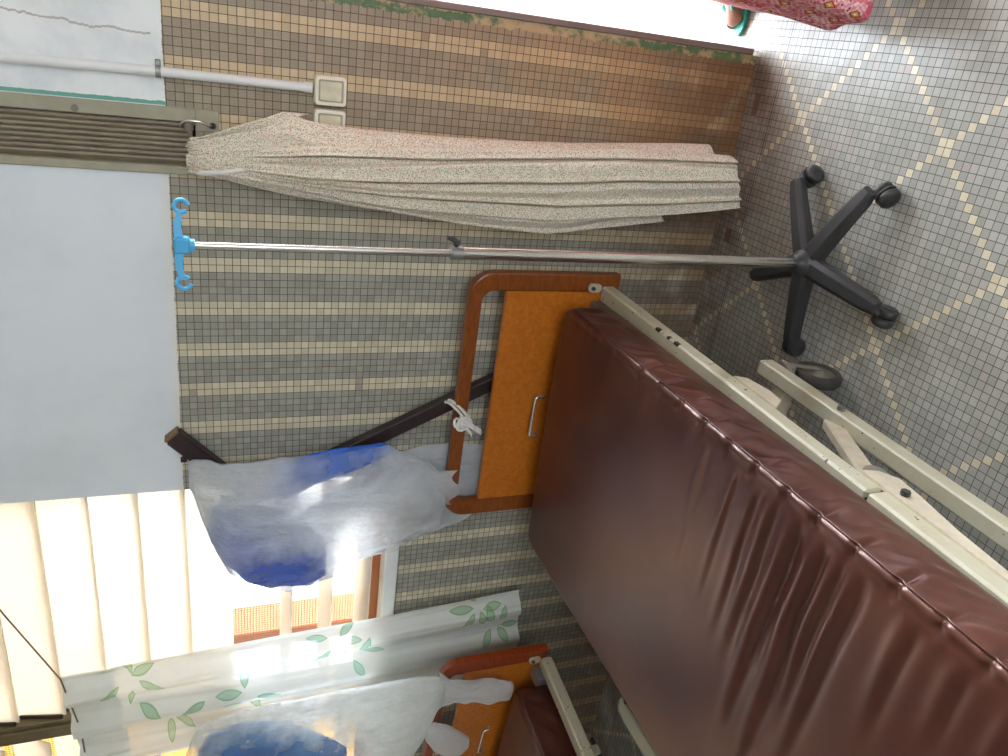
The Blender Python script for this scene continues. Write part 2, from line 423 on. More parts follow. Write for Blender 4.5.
def mat_blue(name, a, b, x0, x1):
    t = NT(name); o, x, y, z = t.xyz()
    f = t.ramp(t.M('ADD', t.M('ADD', x, t.M('MULTIPLY', z, -.25)), t.M('MULTIPLY', t.M('SUBTRACT', t.noise(t.vec(t.M('MULTIPLY', x, 2), y, t.M('MULTIPLY', z, .7)), 9, 4, .6), .5), .35)), x0, x1)  # lighter end paints the haze of the film into the fabric colour
    return t.done(t.bsdf(t.mix(f, a, b), .6, 0, t.bump(t.noise(o, 18, 4), .3, .01), .3))
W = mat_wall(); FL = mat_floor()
M = {
 'cream': chipped('cream_enamel', srgb(188, 182, 158)),
 'shaded_cream': simple('shaded_cream_enamel', srgb(150, 148, 130), .45, 0, .15, 20),  # cream enamel darkened, shade on the guard bar painted in
 'pinkcream': simple('worn_cream_enamel', srgb(206, 192, 168), .4, 0, .22, 22),
 'white': simple('white_paint', srgb(232, 232, 228), .45, 0, .06, 20),
 'vent': simple('grey_brown_enamel', srgb(132, 124, 108), .5, 0, .25, 20),
 'ventslat': simple('dusty_slats', srgb(150, 136, 116), .5, 0, .25, 16),
 'ventframe': simple('olive_cement', srgb(166, 160, 138), .7, 0, .15, 18),
 'dark': simple('dark_void', srgb(40, 36, 32), .8),
 'pipe': simple('white_conduit', srgb(226, 226, 224), .4, 0, .06, 12),
 'switch': simple('yellowed_plastic', srgb(236, 228, 208), .45, 0, .08, 20),
 'switchface': simple('grubby_plastic', srgb(222, 212, 182), .5, 0, .25, 25),
 'groove': simple('grey_seal', srgb(178, 170, 150), .6),
 'steel': simple('brushed_steel', srgb(200, 194, 186), .24, 1, .08, 10),
 'black': simple('black_plastic', srgb(52, 50, 50), .5, 0, .2, 14),
 'basep': simple('dusty_black_plastic', srgb(54, 53, 54), .42, 0, .3, 12, .1),
 'blue': simple('light_blue_plastic', srgb(76, 168, 216), .4, 0, .06, 20),
 'wood': mat_wood('varnished_wood', srgb(140, 74, 24), srgb(112, 54, 15)),
 'redwood': mat_wood('red_varnished_wood', srgb(150, 62, 20), srgb(118, 42, 12)),
 'burl': mat_wood('burl_panel', srgb(196, 114, 36), srgb(172, 94, 24), burl=True),
 'vinyl': mat_vinyl(),
 'tyre': simple('dark_rubber', srgb(62, 56, 50), .7, 0, .2, 20),
 'hub': simple('grey_hub', srgb(128, 120, 108), .5, 0, .25, 20),
 'zinc': simple('dull_zinc', srgb(150, 148, 142), .4, .7, .1, 20),
 'chrome': simple('bright_wire', srgb(226, 222, 212), .22, .8, .05, 20),
 'darkwood': mat_wood('dark_brown_stain', srgb(48, 28, 30), srgb(34, 20, 22), 14, .45),
 'endgrain': simple('bare_wood_end', srgb(132, 104, 74), .7, 0, .2, 40),
 'string': simple('white_cloth_tape', srgb(226, 222, 216), .85, 0, .08, 40),
 'cord': simple('grey_cord', srgb(120, 96, 72), .7),
 'frosted': mat_frosted(),
 'clip': simple('louvre_clip', srgb(70, 58, 42), .5, .2, .2, 20),
 'frame': simple('brown_window_frame', srgb(110, 96, 66), .55, 0, .3, 14),
 'screen': simple('screen_wire', srgb(112, 92, 66), .6),
 'terracotta': simple('terracotta_paint', srgb(168, 88, 46), .8, 0, .08, 8),
 'sillwood': simple('brown_sill_wood', srgb(170, 104, 66), .7, 0, .15, 12),
 'ochre': simple('ochre_plaster', srgb(206, 158, 62), .85, 0, .06, 4),
 'concrete': simple('pale_concrete', srgb(226, 218, 204), .9, 0, .08, 3),
 'shrub': simple('dry_foliage', srgb(150, 150, 110), .9, 0, .3, 10),
 'ceil': simple('ceiling_paint', srgb(176, 172, 164), .9, 0, .03, 3),
 'plainwall': simple('plain_wall_paint', srgb(218, 216, 208), .85, 0, .05, 3),
 'jamb': simple('brown_door_post', srgb(136, 118, 108), .55, 0, .15, 20),
 'skin': simple('brown_skin', srgb(134, 96, 78), .5, 0, .1, 30),
 'teal': simple('teal_rubber', srgb(44, 170, 158), .5, 0, .1, 20),
 'hair': simple('black_hair', srgb(26, 22, 20), .5, 0, .2, 60),
 'blouse': simple('pink_cotton', srgb(196, 92, 104), .85, 0, .1, 20),
 'cotton': mat_print(),
 'skirt': mat_skirt(),
 'bluecloth': mat_blue('blue_fabric', srgb(40, 86, 196), srgb(176, 194, 226), -.05, .12),
 'bluecloth2': mat_blue('deep_blue_fabric', srgb(26, 96, 170), srgb(70, 130, 184), .1, .3),
 'bluefold': simple('blue_fabric_fold', srgb(40, 98, 196), .6, 0, .12, 14),
 'film': mat_film('milky_film', srgb(236, 239, 242), lambda t, o, x, y, z: film_alpha(t, o, x, y, z, [(-.17, .66, .14, .62), (-.06, .76, .08, .25), (.225, .43, .10, .55), (.20, .55, .08, .35), (-.20, .38, .22, .40), (-.05, .22, .16, .30)]), crinkle=.9),
 'film2': mat_film('milky_film_shaded', srgb(228, 230, 226), lambda t, o, x, y, z: film_alpha(t, o, x, y, z, [(-.10, .86, .36, .74)]), crinkle=.8),  # same milky film, greyed to paint in the shade on this bag
 'knot': mat_film('white_film_knot', srgb(240, 240, 240), .88, crinkle=1.0),
}
M['curtain'] = mat_film('printed_film_curtain', srgb(225, 228, 222), lambda t, o, x, y, z: t.M('ADD', .84, t.M('MULTIPLY', t.ramp(t.noise(o, 4, 3, .6), .3, .7), .10)), .4, .25,
    lambda t, o, x, y, z: leaves(t, o, x, y, z, srgb(228, 230, 224)))

# ------------------------------------------------------------------ the room
def struct(name, mb, m, parent=None, **k):
    o = mb.build(name, m, parent, **k)
    if not parent: tag(o, kind='structure')
    return o
XL, XR, YF, ZC = -4.2, 2.4, -4.6, 2.9
WX0, WX1, WZ0, WZ1 = -3.60, -1.337, 1.0, 2.62      # window opening
mb = MB(); th = .12
mb.box((WX1, 0, 0), (-.39, th, ZC))                 # pier
mb.box((-.39, 0, 0), (-.255, th, 1.60)); mb.box((-.39, 0, 2.5), (-.255, th, ZC))
mb.box((-.255, 0, 0), (.06, th, ZC))
mb.box((WX0, 0, 0), (WX1, th, WZ0)); mb.box((WX0, 0, WZ1), (WX1, th, ZC))
mb.box((XL, 0, 0), (WX0, th, ZC))
mb.box((.06, 0, 2.25), (1.5, th, ZC)); mb.box((1.5, 0, 0), (XR, th, ZC))
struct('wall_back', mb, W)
struct('floor', MB().box((XL, YF, -.1), (XR, .25, 0)), FL)
struct('ceiling', MB().box((XL, YF, ZC), (XR, th, ZC + .1)), M['ceil'])
struct('wall_left', MB().box((XL - .1, YF, 0), (XL, th, ZC)), M['plainwall'])
struct('wall_right', MB().box((XR, YF, 0), (XR + .1, th, ZC)), M['plainwall'])
mb = MB()                                            # unseen wall behind the camera; long opening added for fill light
mb.box((XL, YF - .1, 0), (XR, YF, .7)); mb.box((XL, YF - .1, 2.5), (XR, YF, ZC))
mb.box((XL, YF - .1, .7), (.1, YF, 2.5)); mb.box((2.2, YF - .1, .7), (XR, YF, 2.5))
struct('wall_front', mb, M['plainwall'])
# door post
mb = MB(); mb.box((.060, -.006, 0.02), (.079, th + .01, 2.25), .003)
struct('trim_1', mb, M['jamb'])
# outside
struct('balcony_floor', MB().box((-9, .25, -.14), (12, 14, -.002)), M['concrete'])
struct('added_balcony_roof', MB().box((-9, th, 2.95), (12, 2.2, 3.1)), M['ceil'])  # unseen roof, added to hold part of the sky light off the outside

struct('balcony_beam', MB().box((-9, 2.2, 2.48), (.0, 2.45, 2.95)), M['ochre'])
# window with glass louvres
win = tag(MB().box((-2.262, .012, WZ0), (-2.228, .05, WZ1), .003).build('window_1', M['frame']), kind='structure')
mb = MB()
mb.box((WX1 - .012, .02, WZ0), (WX1, .07, WZ1), .002); mb.box((-2.225, .02, WZ0), (-2.21, .07, WZ1), .002)
mb.box((WX0, .02, WZ0), (WX0 + .02, .07, WZ1), .002); mb.box((-2.285, .02, WZ0), (-2.265, .07, WZ1), .002)
mb.box((WX0, .02, WZ1 - .02), (WX1, .07, WZ1), .002)
mb.build('window_frame', M['frame'], win)
mb = MB(); mb.box((WX0, -.014, .992), (WX1 + .01, .055, 1.040), .004); mb.build('window_sill', M['white'], win)
mb = MB(); mb.box((WX0, .06, 1.0), (WX1, .085, 1.085), .003); mb.build('bottom_rail', M['sillwood'], win)
mb = MB()
xx = WX0
while xx < WX1:
    mb.box((xx - .0007, .1060, WZ0), (xx + .0007, .1074, WZ1)); xx += .0098
zz = WZ0
while zz < WZ1:
    mb.box((WX0, .1046, zz - .0007), (WX1, .1060, zz + .0007)); zz += .0098
mb.build('insect_screen', M['screen'], win)
def blade(x0, x1, z, ang, w=.148):
    """glass louvre hinged on its long middle line; ang from the vertical, bottom edge towards the room"""
    m = MB(); R = Matrix.Translation((0, .045, z)) @ Matrix.Rotation(ang, 4, 'X')
    m.box((x0, -.0028, -w / 2), (x1, .0028, w / 2), .001, R)
    b = m.build('louvre_blade', M['frosted'], win)
    c = MB()
    for xe, s in ((x0, -1),):
        c.box((xe - .012, -.006, -w / 2 + .01), (xe + .004, .006, w / 2 - .01), .001, R)
    c.build('blade_clip', M['clip'], b)
for z in (2.537, 2.404, 2.271, 2.138, 2.005, 1.872, 1.742, 1.612): blade(-2.198, WX1 - .004, z, -.20)
for z in (1.365, 1.232, 1.102): blade(-2.198, WX1 - .004, z, -1.42)
for z in (2.44, 2.31, 2.18, 2.06): blade(WX0 + .03, -2.292, z, -.55)
for z in (1.93, 1.80, 1.67, 1.54, 1.41, 1.28, 1.15): blade(WX0 + .03, -2.292, z, -1.42)

# things outside the window
p = thing('terracotta_post', 'square terracotta post standing outside behind the insect screen', 'post', (-2.53, .665, 0))
MB().box((-2.59, .6, 0), (-2.495, .78, 2.95), .004).build('shaft', M['terracotta'], p)
MB().box((-2.63, .56, 0), (-2.455, .82, .10), .006).build('plinth', M['concrete'], p)
b = thing('outside_house', 'ochre plastered house wall seen outside past the left louvres', 'building', (-7.5, 2.6, 0))
MB().box((-10, 2.5, 0), (-4.98, 2.75, 4.6)).build('wall', M['ochre'], b)
MB().box((-10, 2.4, 4.6), (-4.95, 2.85, 4.72), .02).build('roof_slab', M['concrete'], b)

# wall vent of upright slats
v = thing('louvred_vent', 'narrow vent of upright grey-brown slats high beside the white pier', 'vent', (-.32, 0, 1.6))
mb = MB()
mb.box((-.400, -.010, 1.598), (-.380, .03, 2.5), .002)
mb.build('side_rail', M['ventframe'], v)
mb = MB()
mb.box((-.272, -.006, 1.60), (-.240, .02, 2.5), .002); mb.box((-.292, -.006, 1.545), (-.240, .012, 1.6), .002)
mb.build('frame', M['ventframe'], v)
MB().box((-.395, .07, 1.6), (-.25, .085, 2.5)).build('back_panel', M['dark'], v)
for k in range(9):
    x = -.374 + k * .0122
    R = Matrix.Translation((x, .012, 0)) @ Matrix.Rotation(.7, 4, 'Z')
    MB().box((-.0014, -.013, 1.612), (.0058, .013, 2.5), .0015, R).build('slat', M['ventslat'], v)
mb = MB().bar((-.380, .0, 1.612), (-.268, .0, 1.612), .012, .01); mb.build('bottom_bar', M['vent'], v)
mb = MB(); mb.tube([(-.284, -.004, 1.635), (-.276, -.016, 1.634), (-.266, -.02, 1.62), (-.267, -.02, 1.59), (-.274, -.018, 1.566), (-.277, -.006, 1.562)], .0032, 8)
mb.build('latch_wire', M['chrome'], v)
mb = MB(); mb.tube([(-.29, -.012, 1.615), (-.272, -.012, 1.615)], .011, 10); mb.tube([(-.272, -.012, 1.60), (-.272, -.012, 1.625)], .006, 8); mb.build('latch_barrel', M['vent'], v)
mb = MB(); mb.tube([(-.277, .012, 1.56), (-.277, -.006, 1.56)], .0085, 12); mb.build('knob', M['black'], v)
mb = MB(); mb.tube([(-.262, -.004, 1.86), (-.262, -.012, 1.86)], .008, 10); mb.build('screw', M['vent'], v)

# conduit and weatherproof switches
c = thing('conduit_pipe', 'white painted conduit pipe running down the wall to the switch', 'pipe', (-.163, -.015, 1.32))
mb = MB(); mb.tube([(-.168, -.014, 2.88), (-.166, -.014, 2.0), (-.1615, -.014, 1.68), (-.163, -.014, 1.325)], .0115, 14); mb.build('pipe', M['pipe'], c)
mb = MB(); mb.tube([(-.1615, -.014, 1.683), (-.1615, -.014, 1.671)], .0145, 14); mb.box((-.1615 - .004, -.016, 1.671), (-.1615 + .026, -.0, 1.683), .002)
mb.build('clip', M['zinc'], c)
mb = MB(); mb.tube([(-.163, -.014, 1.342), (-.163, -.016, 1.322)], .0135, 14); mb.build('socket_end', M['pipe'], c)
def rrect(cx, cz, hx, hz, r, n=5):
    pts = []
    for sx, sz, a0 in ((1, 1, 0), (-1, 1, PI / 2), (-1, -1, PI), (1, -1, 1.5 * PI)):
        for k in range(n + 1):
            a = a0 + k / n * PI / 2; pts.append((cx + sx * (hx - r) + r * math.cos(a), cz + sz * (hz - r) + r * math.sin(a)))
    return pts
def switch(cx, cz, label):
    s = thing('wall_switch', label, 'switch', (cx, 0, cz), 'weatherproof switches')
    MB().prism(rrect(cx, cz, .036, .040, .009), (-.026, 0)).build('housing', M['switch'], s, .003)
    # raised rim round a sunk rocker
    o_ = rrect(cx, cz, .0345, .0385, .009); i_ = rrect(cx, cz, .0265, .031, .005); n = len(o_)
    m = MB(); vs = [(x, -.026, z) for x, z in o_] + [(x, -.033, z) for x, z in o_] + [(x, -.033, z) for x, z in i_] + [(x, -.026, z) for x, z in i_]
    m.add(vs, [(r * n + i, r * n + (i + 1) % n, (r + 1) * n + (i + 1) % n, (r + 1) * n + i) for r in range(3) for i in range(n)])
    m.build('rim', M['switch'], s, .0015)
    MB().prism(rrect(cx, cz, .0262, .0305, .004), (-.0275, -.025)).build('seal', M['groove'], s)
    MB().prism(rrect(cx, cz, .0225, .0265, .003), (-.031, -.027)).build('rocker', M['switchface'], s, .001)
switch(-.165, 1.278, 'grubby cream wall switch at the lower end of the conduit')
switch(-.246, 1.278, 'cream wall switch half covered by the hanging printed cloth')

# ------------------------------------------------------------------ hanging printed cloth
pegs = thing('cloth_peg', 'pale bent peg holding up the printed cloth', 'hook', (-.37, 0, 1.6))
mb = MB(); mb.tube([(-.388, -.002, 1.600), (-.386, -.045, 1.598), (-.381, -.078, 1.585), (-.372, -.092, 1.54), (-.362, -.096, 1.495)], [.006, .0065, .0065, .006, .0045], 10)
mb.build('rod', M['string'], pegs)
mb = MB(); mb.tube([(-.388, .0, 1.600), (-.388, -.008, 1.600)], .014, 12); mb.build('collar', M['vent'], pegs)
def cloth_mesh():
    # z, xl, xr, depth
    tab = [(1.612, -.388, -.300, .012), (1.585, -.388, -.298, .02), (1.50, -.405, -.262, .03), (1.39, -.425, -.222, .036), (1.33, -.432, -.238, .042), (1.2, -.445, -.245, .05),
           (1.0, -.462, -.243, .055), (.8, -.474, -.236, .058), (.62, -.474, -.228, .06), (.45, -.44, -.214, .06), (.28, -.405, -.203, .06), (.14, -.375, -.197, .055), (.085, -.362, -.200, .05)]
    N, R_ = 180, 90
    zs = [lerp(1.612, .16, (i / (R_ - 1)) ** .9) for i in range(R_)]
    rings = []
    for i, z in enumerate(zs):
        xl, xr, dp = interp(tab, z); t = i / (R_ - 1)
        yc = lerp(-.052, -.105, sstep(0, .55, t))
        ring = []
        for k in range(N):
            a = 2 * PI * k / N; ca, sa = math.cos(a), math.sin(a)
            x = lerp(xl, xr, (1 + ca) / 2)
            s = (x - xl) / (xr - xl + 1e-6)
            y = dp * sa
            # long pleats on the front: sharp folds that drift sideways on the way down
            pl = 0
            for c0, c1, w, h in ((.80, .70, .05, .5), (.60, .86, .045, .55), (.42, .50, .05, .5), (.25, .33, .04, .45), (.12, .14, .04, .3)):
                cc = lerp(c0, c1, t); d = (s - cc)
                wd = w * (1 + .5 * t)
                pl += h * (math.exp(-(d / wd) ** 2) if d < 0 else math.exp(-(d / (wd * .28)) ** 2))
            up = sstep(0, .1, t)
            y2 = y - dp * up * pl * (.55 if sa < 0 else .2) * abs(sa) ** .5
            y2 += .006 * nz(s * 5, z * 3, 2.2) * up
            zz_ = z + .012 * nz(s * 4, 0, 8.8) * sstep(.85, 1, t) + (.05 * (.5 - s) * -1) * sstep(.8, 1, t) * .5
            if z > 1.58: zz_ += .022 * nz(s * 30, 0, 4) + .008 * nz(s * 70, sa * 2, 4)
            ring.append(Vector((x, yc + y2, max(zz_, .012))))
        rings.append(ring)
    return MB().rings(rings)
cl = thing('hanging_cloth', 'pale sprig-printed cloth gathered at the top and hanging down the tiled wall', 'cloth', (-.33, -.1, 0))
cloth_mesh().build('cloth', M['cotton'], cl)
mb = MB()   # stray corner sticking out near the top
mb.grid(lambda u, w: Vector((lerp(-.30, -.222, u) + .0 * w, -.062 - .02 * math.sin(PI * u) + .012 * w, lerp(lerp(1.60, 1.40, u), lerp(1.56, 1.335, u), w) - .0)), 12, 8)
fo = mb.build('corner_fold', M['cotton'], cl); sd = fo.modifiers.new('s', 'SOLIDIFY'); sd.thickness = .003
def width(name, zt, zb, XLt, XRt, Yt, slope, seed, roll=.016, nu=150, nv=90, plts=(), grv=()):
    """one long overlapping width of the cloth; its right edge is a rolled fold standing off the layer behind"""
    def fn(u, w):
        z = lerp(zt, zb, w); xl = interp(XLt, w)[0]; xr = interp(XRt, w)[0]; yb = interp(Yt, w)[0]
        g = sstep(.02, .18, w)
        if u > .82:                      # rolled edge: goes round a small radius and back behind
            a = (u - .82) / .18 * PI; x = xr - .006 + .006 * math.sin(a); y = yb - roll * g * (.5 + .5 * math.cos(a))
        else:
            q = u / .82; x = lerp(xl, xr - .006, q); y = yb - roll * g * sstep(0, .9, q)
            for c0, c1, am in plts:
                dd = q - lerp(c0, c1, w); y -= am * g * (math.exp(-(dd / .09) ** 2) if dd < 0 else math.exp(-(dd / .025) ** 2)) * (1 - .6 * w)
            for c0, c1, dp in grv:
                dd = q - lerp(c0, c1, w) - .03 * nz(w * 3, c0 * 9, seed); y += dp * g * (math.exp(-(dd / .016) ** 2) - .5 * math.exp(-((dd - .05) / .04) ** 2))
        return Vector((x, y + .0035 * nz(u * 6, w * 8, seed), z + slope * (u - .5) * w + .006 * nz(u * 4, 0, seed) * w))
    f = MB().grid(fn, nu, nv).build(name, M['cotton'], cl); sd = f.modifiers.new('s', 'SOLIDIFY'); sd.thickness = .0025; return f
width('middle_fold', 1.585, .112, [(0, -.372), (.4, -.40), (1, -.352)], [(0, -.335), (.18, -.288), (.45, -.258), (.75, -.226), (1, -.214)], [(0, -.064), (.15, -.098), (.4, -.140), (1, -.166)], .10, 3, .036, grv=((.8, .9, .02),))
width('front_fold', 1.58, .122, [(0, -.378), (.3, -.425), (.6, -.432), (.85, -.395), (1, -.362)], [(0, -.350), (.2, -.330), (.45, -.290), (.75, -.252), (1, -.245)], [(0, -.070), (.15, -.112), (.4, -.162), (1, -.196)], .09, 7, .036, plts=((.45, .6, .014),), grv=((.62, .72, .024), (.30, .20, .028)))
width('side_fold', 1.56, .33, [(0, -.388), (.3, -.44), (.5, -.468), (.7, -.484), (.86, -.455), (1, -.43)], [(0, -.372), (.3, -.408), (.7, -.405), (1, -.36)], [(0, -.060), (.25, -.10), (.6, -.125), (1, -.125)], .09, 11, .012, 24)

# ------------------------------------------------------------------ drip stand
bx, by = -.431, -.534
d = thing('drip_stand', 'steel drip stand with a black five-star castor base and light blue hook head', 'drip stand', (bx, by, 0))
mb = MB(); mb.lathe([(.0, .068), (.036, .068), (.040, .075), (.040, .105), (.032, .118), (.024, .122), (.024, .132), (.0, .132)], 24, Matrix.Translation((bx, by, 0)))
mb.build('base_hub', M['basep'], d)
mb = MB(); mb.tube([(bx, by, .115), (bx, by, 1.072)], .0138, 18); mb.build('outer_tube', M['steel'], d)
mb = MB(); mb.tube([(bx, by, 1.06), (bx, by, 1.622)], .0070, 14); mb.build('inner_rod', M['steel'], d)
mb = MB(); mb.tube([(bx, by, 1.055), (bx, by, 1.082)], .0150, 16); co = mb.build('collar', M['zinc'], d)
mb = MB(); mb.tube([(bx + .010, by, 1.070), (bx + .022, by, 1.071)], .005, 8); mb.tube([(bx + .020, by, 1.066), (bx + .030, by, 1.078), (bx + .034, by, 1.092)], [.008, .006, .005], 10); mb.build('clamp_knob', M['black'], co)
for cx, cy in ((-.233, -.375), (-.205, -.645), (-.470, -.770), (-.668, -.535), (-.545, -.288)):
    v_ = Vector((cx - bx, cy - by, 0)); L = v_.length; v_ = v_ / L; side = Vector((-v_.y, v_.x, 0))
    L = .245
    m = MB(); rings = []
    for k in range(9):
        q = k / 8; r = lerp(.025, L, q); w = lerp(.029, .022, q); h = lerp(.040, .028, q); zt = lerp(.112, .088, q) - .012 * q * q
        if k == 8: w *= .8; h *= .8
        c_ = Vector((bx, by, 0)) + v_ * r
        prof = [(-w, zt - h), (-w, zt - .010), (-w * .55, zt), (w * .55, zt), (w, zt - .010), (w, zt - h), (w * .4, zt - h * 1.12), (-w * .4, zt - h * 1.12)]
        rings.append([c_ + side * a + Vector((0, 0, z_)) for a, z_ in prof])
    m.rings(rings, smooth=False); leg = m.build('leg', M['basep'], d, .002)
    ec = Vector((bx, by, 0)) + v_ * (L + .003) - side * .020
    m = MB(); m.tube([ec + Vector((0, 0, .036)), ec + side * .02 + v_ * -.012 + Vector((0, 0, .068))], [.012, .008], 10)
    A = Matrix((v_, Vector((0, 0, 1)), -side)).transposed().to_4x4(); A.translation = ec + Vector((0, 0, .0267))
    for sgn in (-1, 1):
        m.lathe([(.0, sgn * .005), (.022, sgn * .003), (.0265, sgn * .006), (.0265, sgn * .019), (.022, sgn * .0235), (.010, sgn * .025), (.0, sgn * .0235)], 20, A)
    hood = []
    for k in range(9):                                                    # narrow hood between the twin discs
        a = -.3 + (PI + .2) * k / 8
        for rr in (.012, .0285):
            for zz in (-.0028, .0028): hood.append(A @ Vector((rr * math.cos(a), rr * math.sin(a), zz)))
    m.rings([[hood[4 * k], hood[4 * k + 1], hood[4 * k + 3], hood[4 * k + 2]] for k in range(9)], smooth=False)
    m.build('castor', M['black'], leg)
# hook head
hd = MB(); hd.tube([(bx, by, 1.604), (bx, by, 1.614)], .0125, 16); hd.box((bx - .016, by - .012, 1.612), (bx + .016, by + .012, 1.642), .004)
head = hd.build('hook_head', M['blue'], d)
for s in (1, -1):
    m = MB(); dx = Vector((s * .985, s * .17, 0))
    pts = []
    for q in range(13):
        u = q / 12; pts.append((u * .056, 1.640 - .008 * u * u + .003 * math.sin(u * PI), lerp(.011, .007, u)))
    rings = []
    for r, z, w in pts:
        c_ = Vector((bx, by, 0)) + dx * (.012 + r); nrm = Vector((-dx.y, dx.x, 0))
        rings.append([c_ + nrm * w * .55 + Vector((0, 0, z)), c_ - nrm * w * .55 + Vector((0, 0, z)), c_ - nrm * w * .4 + Vector((0, 0, z - w * 1.5)), c_ + nrm * w * .4 + Vector((0, 0, z - w * 1.5))])
    m.rings(rings, smooth=False)
    # loop hook at the end
    lp = []
    for q in range(15):
        a = -.25 * PI + 2 * PI * .84 * q / 14
        lp.append(Vector((bx, by, 1.622)) + dx * (.070 - .012 * math.cos(a) + .004) + Vector((0, 0, .013 * math.sin(a) + .004)))
    m.tube(lp, .0042, 8)
    m.build('hook', M['blue'], head)

# ------------------------------------------------------------------ hospital beds
def rot_pts(mb, M_): mb.v = [M_ @ p for p in mb.v]; return mb
def make_bed(label):
    """built round the origin: headboard face on y=0, bed runs to -y"""
    b = thing('hospital_bed', label, 'bed', (0, 0, 0), 'hospital beds')
    # head board: rounded frame with a hand slot over a veneered panel
    HW, Z0, Z1 = .43, .385, .875
    m = MB()
    def rout(hx, z0, z1, r, n=8):
        pts = [(-hx, z0)]
        for k in range(n + 1): a = PI - k / n * PI / 2; pts.append((-hx + r + r * math.cos(a), z1 - r + r * math.sin(a)))
        for k in range(n + 1): a = PI / 2 - k / n * PI / 2; pts.append((hx - r + r * math.cos(a), z1 - r + r * math.sin(a)))
        pts.append((hx, z0)); return pts
    o_ = rout(HW, Z0, Z1, .075); i_ = rout(HW - .058, Z0, Z1 - .042, .035); n = len(o_)
    vs = []
    for y in (0, .032): vs += [(x, y, z) for x, z in o_] + [(x, y, z) for x, z in i_]
    fs = []
    for i in range(n - 1):
        fs += [(i, i + 1, n + i + 1, n + i), (2 * n + i, 3 * n + i, 3 * n + i + 1, 2 * n + i + 1), (i, 2 * n + i, 2 * n + i + 1, i + 1), (n + i, n + i + 1, 3 * n + i + 1, 3 * n + i)]
    fs += [(0, n, 3 * n, 2 * n), (n - 1, 3 * n - 1, 4 * n - 1, 2 * n - 1)]
    m.add(vs, fs); m.build('headboard_frame', M['wood'], b, .005)
    m = MB(); m.box((-HW + .056, .004, .40), (HW - .056, .026, .757), .003); pan = m.build('headboard_panel', M['burl'], b)
    m = MB(); m.tube([(.018, .006, .585), (.020, -.014, .587), (.018, -.016, .612), (.014, -.016, .616), (-.118, -.016, .616), (-.122, -.016, .612), (-.124, -.014, .587), (-.122, .006, .585)], .0050, 10)
    m.build('handle', M['chrome'], pan)
    # frame of square tube: long rails in two lengths
    for s in (1, -1):
        x0, x1 = (.347, .395) if s > 0 else (-.395, -.347)
        MB().box((x0, -1.118, .408), (x1, -.004, .450), .005).build('side_rail', M['cream'], b)
        MB().box((x0 - .001, -1.97, .406), (x1 + .001, -1.123, .452), .005).build('side_rail', M['cream'], b)
        # gusset plate carrying the joint of the two rails
        xo = x1 - .002 if s > 0 else x0 - .006
        g = [(-1.06, .412), (-1.07, .375), (-1.10, .352), (-1.16, .360), (-1.26, .380), (-1.42, .396), (-1.60, .412)]
        m = MB(); k = len(g); vs = [(xo, y, z) for y, z in g] + [(xo + .008, y, z) for y, z in g]
        m.add(vs, [tuple(range(k)), tuple(range(k, 2 * k))[::-1]] + [(i, (i + 1) % k, (i + 1) % k + k, i + k) for i in range(k)])
        gp = m.build('gusset_plate', M['pinkcream'], b)
        m = MB(); bxo = xo + .008 if s > 0 else xo; m.tube([(bxo, -1.150, .392), (bxo + s * .010, -1.150, .392)], .009, 6); m.build('bolt', M['black'], gp)
        g = [(-.64, .41), (-.655, .382), (-.72, .368), (-.77, .372), (-.80, .41)]
        m = MB(); k = len(g); vs = [(xo - .002, y, z) for y, z in g] + [(xo + .005, y, z) for y, z in g]
        m.add(vs, [tuple(range(k)), tuple(range(k, 2 * k))[::-1]] + [(i, (i + 1) % k, (i + 1) % k + k, i + k) for i in range(k)]); m.build('lug_plate', M['pinkcream'], b)
        # fixing of the rail to the head board
        m = MB(); m.box((s * .326 - .019, -.060, .40), (s * .326 + .019, -.002, .478), .003); m.build('corner_socket', M['zinc'], b)
        m = MB(); m.prism(rrect(s * .388, .474, .013, .022, .012), (-.010, -.001)); ey = m.build('eye_plate', M['cream'], b)
        m = MB(); m.tube([(s * .388, -.009, .482), (s * .388, -.015, .482)], .0065, 10); m.build('eye_bolt', M['black'], ey)
    # slots punched in the right-hand rail
    for y in (-.345, -.40, -.44):
        m = MB(); m.box((.388, y - (.010 if y != -.40 else .005), .440), (.3958, y + (.010 if y != -.40 else .005), .4506)); m.build('rail_slot', M['dark'], b)
    for k, y in enumerate((-.35, -1.05, -1.75)):
        MB().box((-.352, y - .015, .412), (.352, y + .015, .44), .003).build('cross_member', M['cream'], b)
    MB().box((-.348, -1.96, .448), (.338, -.06, .462), .003).build('bed_deck', M['zinc'], b)
    # chassis with its lift links
    for s in (1, -1):
        x0, x1 = (.322, .362) if s > 0 else (-.362, -.322)
        MB().box((x0, -1.75, .158), (x1, -.482, .202), .004).build('chassis_rail', M['cream'], b)
        m = MB(); m.bar((s * .318, -.76, .185), (s * .362, -1.06, .365), .026, .040, .004); lk = m.build('lift_link', M['pinkcream'], b)
        m = MB(); m.tube([(s * .340, -1.055, .362), (s * .388, -1.060, .366)], .026, 18); m.build('link_boss', M['hub'], lk)
    MB().box((-.32, -.585, .150), (.32, -.545, .190), .003).build('chassis_crossbar', M['pinkcream'], b)
    MB().box((-.32, -1.70, .150), (.32, -1.66, .190), .003).build('chassis_crossbar', M['pinkcream'], b)
    MB().tube([(.362, -.77, .182), (.372, -.77, .182)], .010, 6).build('chassis_bolt', M['zinc'], b)
